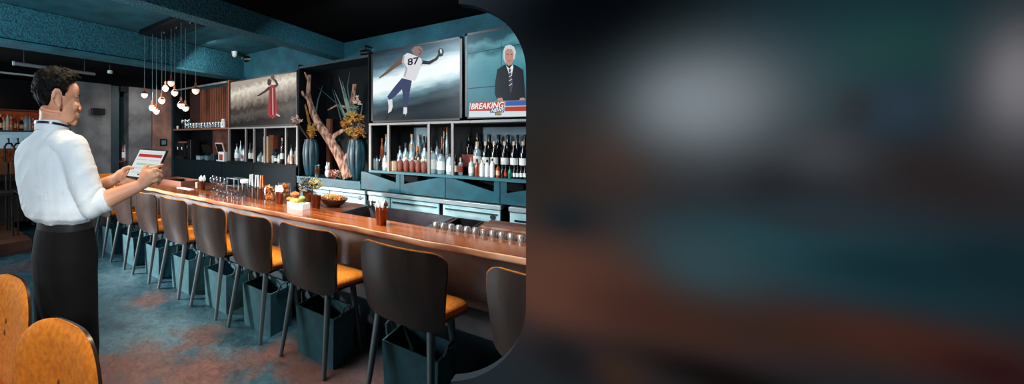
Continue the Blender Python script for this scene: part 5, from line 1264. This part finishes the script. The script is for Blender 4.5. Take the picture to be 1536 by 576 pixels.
def oval(c, a, b, side=SID, fwd=FWD, n=28, p=2.3, tilt=0.):
    out = []
    for k in range(n):
        t_ = 2 * PI * k / n; ct, st_ = math.cos(t_), math.sin(t_)
        x = math.copysign(abs(ct) ** (2 / p), ct) * a; y = math.copysign(abs(st_) ** (2 / p), st_) * b
        out.append(c + side * x + fwd * y + UP * (tilt * y))
    return out
# arms: joints placed from the picture
shR = pD(108, 223, 1.67); elR = pD(139, 308, 1.64); wrR = pD(211, 278, 1.64 + DH)
shL = pD(52, 226, 1.81); elL = pD(112, 296, 1.96); wrL = pD(174, 268, 1.86 + DH)
# ---- skin: head, neck, arms and hands are one surface
hc = pD(88.6, 150, DM)
YAW = math.radians(45)
HF = (RT * math.cos(YAW) + AX * math.sin(YAW)); HS = HF.cross(UP)      # face direction, his right side (towards us)
HM = Matrix((HF, HS, UP)).transposed()
def H(f_, s_, u_): return hc + HF * (f_ * .88) + HS * s_ + UP * u_
sk = MB()
def hel_(c, r, rot=None): sk.ell(H(*c), (r[0] * .88, r[1], r[2]), HM if rot is None else HM @ rot, 24, 16)
hel_((-.012, 0, .03), (.097, .076, .098))
hel_((.030, 0, -.015), (.062, .062, .085))
hel_((.040, 0, -.072), (.047, .048, .045))
hel_((.072, 0, -.102), (.020, .024, .018))
hel_((.020, .035, -.075), (.05, .022, .035)); hel_((.020, -.035, -.075), (.05, .022, .035))
hel_((.062, .036, -.028), (.026, .026, .022)); hel_((.062, -.036, -.028), (.026, .026, .022))
hel_((.066, 0, .045), (.030, .058, .05))
hel_((.080, 0, .020), (.014, .048, .011))
sk.tube([H(.084, 0, .014), H(.095, 0, -.012), H(.1035, 0, -.034), H(.094, 0, -.045)], [.008, .009, .011, .010], 12)
hel_((.096, .013, -.043), (.012, .009, .008)); hel_((.096, -.013, -.043), (.012, .009, .008))
hel_((.078, 0, -.066), (.018, .028, .02))
hel_((.092, 0, -.066), (.010, .022, .0055)); hel_((.090, 0, -.078), (.010, .020, .0065))
for s in (1, -1):
    er = Matrix.Rotation(math.radians(-12), 3, 'Y') @ Matrix.Rotation(math.radians(s * 18), 3, 'Z')
    hel_((-.032, s * .075, -.012), (.017, .010, .030), er)
    ring = []
    for k in range(15):
        a = -2.2 + k * 4.6 / 14
        ring.append(H(-.036 + .019 * math.cos(a + .6), s * (.083 + .006 * math.cos(a + 3.1)), -.008 + .032 * math.sin(a + .6)))
    sk.tube(ring, .0045, 8)
    hel_((-.026, s * .078, -.042), (.009, .006, .010))
nk0 = H(-.022, 0, -.05); nk1 = pD(79, 187, DM); nk2 = pD(80, 205, DM + .02)
sk.tube([nk0, nk0.lerp(nk1, .5), nk1, nk2], [.062, .058, .060, .085], 20)
# arms
def limb(mb, pts, rad, seg=16): mb.tube(pts, rad, seg)
limb(sk, [nk2, shR, shR.lerp(elR, .5), elR], [.06, .055, .046, .040])
limb(sk, [elR, elR.lerp(wrR, .28), elR.lerp(wrR, .65), wrR], [.040, .043, .035, .0265])
limb(sk, [nk2, shL, shL.lerp(elL, .5), elL], [.06, .055, .046, .040])
limb(sk, [elL, elL.lerp(wrL, .28), elL.lerp(wrL, .65), wrL], [.040, .043, .035, .0265])
sk.ell(elR, (.042, .042, .042)); sk.ell(elL, (.042, .042, .042))
# trunk and legs inside the clothes
limb(sk, [nk2, pD(84, 240, DM), pD(92, 300, DM), pD(98, 335, DM)], [.07, .09, .085, .07], 20)
hipR = base + SID * .06 + UP * .98; hipL = base - SID * .06 + UP * .98
kneeR = base + SID * .074 + FWD * .02 + UP * .52; kneeL = base - SID * .074 + FWD * .0 + UP * .52
ankR = base + SID * .078 - FWD * .01 + UP * .09; ankL = base - SID * .078 - FWD * .03 + UP * .09
for h_, k_2, a_ in ((hipR, kneeR, ankR), (hipL, kneeL, ankL)):
    limb(sk, [pD(98, 335, DM), h_, k_2, a_, a_ - UP * .05 + FWD * .05], [.06, .05, .045, .035, .035])
# right hand closed on the near edge of the tablet
def chain(pts, rad): pts = [pD(a_, b_, c_ + DH) for a_, b_, c_ in pts]; sk.tube(pts, rad, 10); [sk.ell(p, (r_,) * 3, None, 10, 8) for p, r_ in zip(pts[1:], rad[1:])]
palm = [(211, 278, 1.64), (219, 270, 1.645), (227, 262, 1.65), (230, 258, 1.652)]
sk.tube([pD(a_, b_, c_ + DH) for a_, b_, c_ in palm], [.027, .034, .036, .028], 14)
sk.ell(pD(226, 266, 1.65 + DH), (.036, .026, .034)); sk.ell(pD(219, 262, 1.65 + DH), (.022, .022, .028))
F9 = [.0115, .0105, .0095, .0085]
chain([(220, 260, 1.65), (226, 252, 1.645), (235, 250, 1.66), (243, 247.5, 1.68)], F9)
chain([(226, 260, 1.635), (233, 255, 1.632), (241, 257, 1.66), (242, 262, 1.70)], F9)
chain([(229, 266, 1.63), (236, 262, 1.63), (242.5, 264.5, 1.66), (241, 269, 1.70)], F9)
chain([(229, 272, 1.635), (235, 270, 1.637), (239.5, 272, 1.665), (237, 276, 1.695)], [.0105, .0095, .0085, .0075])
chain([(216, 272, 1.655), (213, 262, 1.668), (216, 254, 1.682), (221, 248.5, 1.69)], [.014, .0125, .011, .009])
# left hand under the far edge
palmL = [(174, 268, 1.86), (182, 263, 1.83), (189, 259, 1.81)]
sk.tube([pD(a_, b_, c_ + DH) for a_, b_, c_ in palmL], [.026, .032, .026], 14)
chain([(180, 260, 1.83), (186, 254, 1.81), (193, 251, 1.795), (199, 252, 1.785)], [.0135, .012, .0105, .009])
chain([(188, 260, 1.82), (194, 266, 1.815), (200, 268, 1.81), (206, 267, 1.81)], F9)
chain([(187, 263, 1.82), (191, 270, 1.81), (197, 273, 1.805), (203, 272, 1.805)], F9)
chain([(185, 265, 1.825), (188, 273, 1.815), (193, 277, 1.81), (199, 277, 1.81)], F9)
chain([(182, 267, 1.83), (184, 275, 1.82), (188, 279.5, 1.815), (193, 280, 1.815)], [.0105, .0095, .0085, .0075])
skin_me = fuse(sk, 'body', .0042, 3, .5)
obj('body', skin_me, SKIN, man, world=True)
# eyes and brows
for s in (1, -1):
    o_ = obj('eye', MB().ell(H(.0795, s * .031, .003), (.0105, .012, .0065), HM), mat('eye_white', '#8f857d', .6), man, world=True)
    obj('iris', MB().ell(H(.0895, s * .0315, .003), (.0022, .0052, .0052), HM, 12, 8), mat('iris_dark', '#1d120c', .2), o_, world=True)
    obj('eyebrow', MB().tube([H(.092, s * .014, .020), H(.093, s * .03, .026), H(.08, s * .05, .021)], [.003, .0042, .002], 8), HAIR, man, world=True)
obj('lips', MB().ell(H(.1, 0, -.0665), (.0045, .019, .004), HM).ell(H(.098, 0, -.077), (.0045, .017, .0048), HM), mat('lips_skin', '#a8604f', .5), man, world=True)
# ---- hair: a cap over the skull that dives under the skin along the hair line
bm = bmesh.new(); bmesh.ops.create_icosphere(bm, subdivisions=6, radius=1.)
def sstep(a, b, x):
    t_ = max(0., min(1., (x - a) / (b - a))); return t_ * t_ * (3 - 2 * t_)
for v in bm.verts:
    d_ = v.co.normalized(); f_, s_, u_ = d_
    # front hair line high on the brow, sides above the ear, nape low
    K_ = [(-1, -.62), (-.62, -.60), (-.52, -.42), (-.44, -.02), (-.32, .15), (-.12, .15), (-.03, .02), (.03, -.18), (.15, -.18), (.22, .12), (.32, .32), (.5, .46), (.75, .60), (1, .66)]
    for (a0, l0), (a1, l1) in zip(K_, K_[1:]):
        if a0 <= f_ <= a1: line = l0 + (l1 - l0) * (f_ - a0) / (a1 - a0)
    has = sstep(line - .05, line + .05, u_)
    nz = noise.fractal(d_ * 3.2 + Vector((3, 1, 2)), 1., 2., 3) * .007 + noise.noise(Vector((d_.x * 14 + d_.z * 8, d_.y * 18, d_.z * 6))) * .0035
    thick = .010 + .018 * sstep(.15, .9, u_) + .026 * sstep(.25, .8, f_) * sstep(.45, .8, u_) + .006 * sstep(.2, .8, -f_)
    if u_ < 0: thick *= .55
    ell_ = Vector((.098 * f_, .077 * s_, .099 * u_))
    if u_ < -.1 and f_ < 0: ell_.x *= 1 - .22 * sstep(-.1, -.8, u_); 
    r_ = ell_ + d_ * ((thick + nz) * has - .016 * (1 - has))
    v.co = H(-.012 + r_.x, r_.y, .03 + r_.z)
me = bpy.data.meshes.new('hair'); bm.to_mesh(me); bm.free(); me.polygons.foreach_set('use_smooth', [True] * len(me.polygons))
hair_o = obj('hair', me, HAIR, man, world=True)
rnd = random.Random(11); mb = MB()
for k in range(70):
    f_ = rnd.uniform(-.3, .95); s_ = rnd.uniform(-.8, .8)
    if f_ * f_ + s_ * s_ > .93: continue
    u_ = math.sqrt(max(.06, 1 - f_ * f_ - s_ * s_))
    if f_ > .35 and u_ < .5: continue
    q0 = Vector((.105 * f_ - .012, .082 * s_, .112 * u_ + .034)); lift = .010 + .016 * max(0, f_)
    dr = Vector((.55 + rnd.uniform(-.5, .4), rnd.uniform(-.7, .7), .75)).normalized()
    q1 = q0 + dr * lift; q2 = q1 + Vector((.016 * (1 if f_ > .2 else -.2), rnd.uniform(-.012, .012), rnd.uniform(-.004, .006)))
    mb.tube([H(*q0), H(*q1), H(*q2)], [.010, .008, .003], 6)
obj('curls', mb, HAIR, hair_o, world=True)
# ---- shirt
sh = MB()
rows_ = [  # picture y, centre x, half width across shoulders, half depth, depth offset
    (329, 98, .148, .112, 0.), (321, 94, .188, .136, 0.), (309, 90.5, .200, .140, 0.), (295, 87.5, .200, .136, 0.), (270, 83, .205, .136, .0), (245, 80, .208, .132, .0), (228, 79, .206, .122, .0), (216, 78.5, .188, .108, .0), (207, 78.5, .150, .09, .0), (199, 78, .095, .075, .0), (192, 78, .072, .066, .0)]
rings = []
for py, cx, a, b, off in rows_:
    c = pD(cx, py, DM + off); rings.append(oval(c, a * .93, b * .88))
sh.loft(rings)
limb(sh, [pD(84, 212, 1.70), shR, shR.lerp(elR, .45), shR.lerp(elR, .8), elR, elR.lerp(wrR, .20)], [.068, .070, .066, .060, .057, .055], 20)
sh.ell(elR, (.056, .056, .056)); sh.ell(shR, (.069, .069, .067)); sh.ell(shL, (.067, .067, .065))
limb(sh, [pD(74, 214, 1.80), shL, shL.lerp(elL, .45), elL, elL.lerp(wrL, .22)], [.066, .067, .064, .056, .052], 20)
sh.ell(elL, (.058, .058, .058))
shirt_me = fuse(sh, 'shirt', .005, 8, .5)
# soft folds pressed into the cloth
inv = -1
for v in shirt_me.vertices:
    p = v.co
    q = p - pD(120, 335, DM)
    w = Vector((p.dot(RT), p.dot(AX), p.z))
    # ridged folds: drawn down from the shoulders over the back, gathered at the belt and round the elbow
    def ridge(q_): return 1 - abs(noise.noise(q_)) * 2
    u1 = w.x * .75 + w.z * .66; u2 = w.x * -.66 + w.z * .75          # diagonal frame on the back
    f1 = ridge(Vector((u1 * 3.5, w.y * 4, u2 * 15)) + Vector((0, 2.3, 0)))
    f2 = ridge(Vector((w.x * 17, w.y * 8, w.z * 4)) + Vector((5, 1, 0)))
    f3 = noise.noise(Vector((w.x * 26, w.y * 26, w.z * 20)))
    dl = (p - elR).length
    near = sstep(.22, .03, dl)
    low_ = sstep(1.26, 1.10, w.z)
    v.co = p + v.normal * (f1 * (.007 + .001 * near) * (1 - low_ * .5) + f2 * (.0025 + .006 * low_) + f3 * (.0006 + .0006 * near) - .002)
so = obj('shirt', shirt_me, SHIRT, man, world=True)
# collar and rolled cuffs
def coll(c, a, b, h, lean, th=.006):
    out = []
    return [oval(c, a, b), oval(c + UP * h + HF * lean, a * .93, b * .93), oval(c + UP * h + HF * lean, a * .93 - th, b * .93 - th), oval(c, a - th, b - th)]
cc = pD(78.5, 195, DM)
cm = MB(); rr_ = coll(cc, .073, .069, .045, -.004); rr_.append(rr_[0]); cm.loft(rr_, cap=False)
obj('collar', cm, SHIRT, so, world=True)
cm = MB(); c2 = pD(78.5, 189.5, DM); rr_ = [oval(c2, .0745, .071, tilt=-.18), oval(c2 + UP * .011, .0735, .070, tilt=-.18), oval(c2 + UP * .011, .069, .065, tilt=-.18), oval(c2, .069, .065, tilt=-.18)]; rr_.append(rr_[0]); cm.loft(rr_, cap=False)
lb = obj('neck_band', cm, BELT, man, world=True); lb['label'] = 'black band round the white collar'
cA = elR.lerp(wrR, .16); cB = elR.lerp(wrR, .33)
obj('rolled_cuff', MB().tube([cA, cA.lerp(cB, .12), cA.lerp(cB, .5), cA.lerp(cB, .9), cB, cA.lerp(cB, .9), cA.lerp(cB, .4)], [.052, .057, .057, .055, .051, .047, .045], 22, cap=False), SHIRT, so, world=True)
cA = elL.lerp(wrL, .14); cB = elL.lerp(wrL, .3)
obj('rolled_cuff', MB().tube([cA, cA.lerp(cB, .12), cA.lerp(cB, .9), cB, cA.lerp(cB, .9)], [.054, .060, .059, .054, .049], 22, cap=False), SHIRT, so, world=True)
# ---- belt, trousers, shoes
cb = pD(98.5, 334.5, DM)
cm = MB(); rr_ = [oval(cb - UP * .017, .137, .100), oval(cb + UP * .017, .135, .098), oval(cb + UP * .017, .127, .09), oval(cb - UP * .017, .127, .09)]; rr_.append(rr_[0]); cm.loft(rr_, cap=False)
bo = obj('belt', cm, BELT, man, world=True)
bk = cb + FWD * .098; obj('buckle', MB().ell(bk, (.012, .02, .016)), STEEL, bo, world=True)
tm = MB()
hips = [(337, 98.5, .134, .097), (356, 98, .146, .107), (382, 98, .155, .117), (410, 98, .154, .114), (440, 98, .148, .102), (470, 98, .130, .09), (500, 98, .09, .07), (525, 98, .04, .04)]
tm.loft([oval(pD(cx, py, DM), a, b) for py, cx, a, b in hips])
for sgn, kn, an in ((1, kneeR, ankR), (-1, kneeL, ankL)):
    tops = base + SID * sgn * .068 + UP * .93
    tm.tube([tops, tops.lerp(kn, .4) , kn, kn.lerp(an, .5), an + UP * .02, an - UP * .045], [.090, .090, .082, .078, .075, .075], 22)
tr_me = fuse(tm, 'trousers', .007, 6, .5)
for v in tr_me.vertices:
    w = v.co; v.co = w + v.normal * (noise.noise(Vector((w.x * 7, w.y * 7, w.z * 4))) * .005)
to = obj('trousers', tr_me, TROU, man, world=True)
pk = base + UP * .93 - FWD * .125 + SID * .085
for an in (ankR, ankL):
    c = an + Vector((0, 0, -.045)) + FWD * .06
    m3 = Matrix((FWD, SID, UP)).transposed()
    cmb = MB().ell(c, (.14, .048, .042), m3, 20, 10).ell(c - FWD * .07 + UP * .02, (.06, .042, .045), m3, 16, 10)
    me_ = fuse(cmb, 'shoe', .006, 4)
    for v in me_.vertices: v.co.z = max(.004, v.co.z)
    so_ = obj('shoe', me_, SHOE, man, world=True)
# ---- the tablet he holds
TL, TR, BR, BL = pD(210.5, 224, 1.86 + DH), pD(248, 226.5, 1.755 + DH), pD(231, 269, 1.69 + DH), pD(189, 264, 1.79 + DH)
ctr = (TL + TR + BR + BL) / 4
ax_ = ((TR - TL) + (BR - BL)).normalized(); ay_ = ((TL - BL) + (TR - BR)); ay_ = (ay_ - ax_ * ay_.dot(ax_)).normalized(); nz_ = ax_.cross(ay_)
if nz_.dot(CAM - ctr) < 0: nz_ = -nz_
hw_ = ((TR - TL).length + (BR - BL).length) / 4; hh_ = ((TL - BL).length + (TR - BR).length) / 4
tabt = thing('tablet', 'white-screened tablet with red header bar held in both hands', 'tablet', ctr)
def tq(u0, u1, v0, v1, z0, z1, r_=0.):
    pts = [ctr + ax_ * (u * hw_) + ay_ * (v * hh_) + nz_ * z0 for u, v in ((u0, v0), (u1, v0), (u1, v1), (u0, v1))]
    return MB().prism(pts, nz_ * (z1 - z0))
obj('tablet_case', tq(-1.06, 1.06, -1.07, 1.07, -.010, -.001), mat('tablet_black', '#15171a', .35), tabt, world=True, smooth=False, bevel=.002)
sc_ = obj('display', tq(-.97, .97, -.97, .97, -.001, .0005), screen('tablet_white', '#dfe3e4', .95), tabt, world=True, smooth=False)
obj('header_bar', tq(-.84, .90, .46, .68, .0005, .001), screen('tablet_red', '#b8352c'), sc_, world=True, smooth=False)
for k, (u0, u1, v0, v1, c_) in enumerate(((-.85, .9, .76, .84, '#c9d6d9'), (-.85, -.1, .22, .3, '#b9c6c4'), (.1, .85, .2, .3, '#c9ccd0'), (-.7, .8, -.12, .0, '#9fc7a4'), (-.8, -.2, -.4, -.3, '#c9ced0'), (.0, .5, -.42, -.28, '#a9d0b0'), (.62, .74, -.42, -.3, '#c4574d'), (-.8, .8, -.7, -.63, '#c3ccd0'), (-.25, -.12, -.85, -.75, '#33383c'))):
    obj('interface_bar', tq(u0, u1, v0, v1, .0005, .001), screen('ui_%d' % k, c_), sc_, world=True, smooth=False)
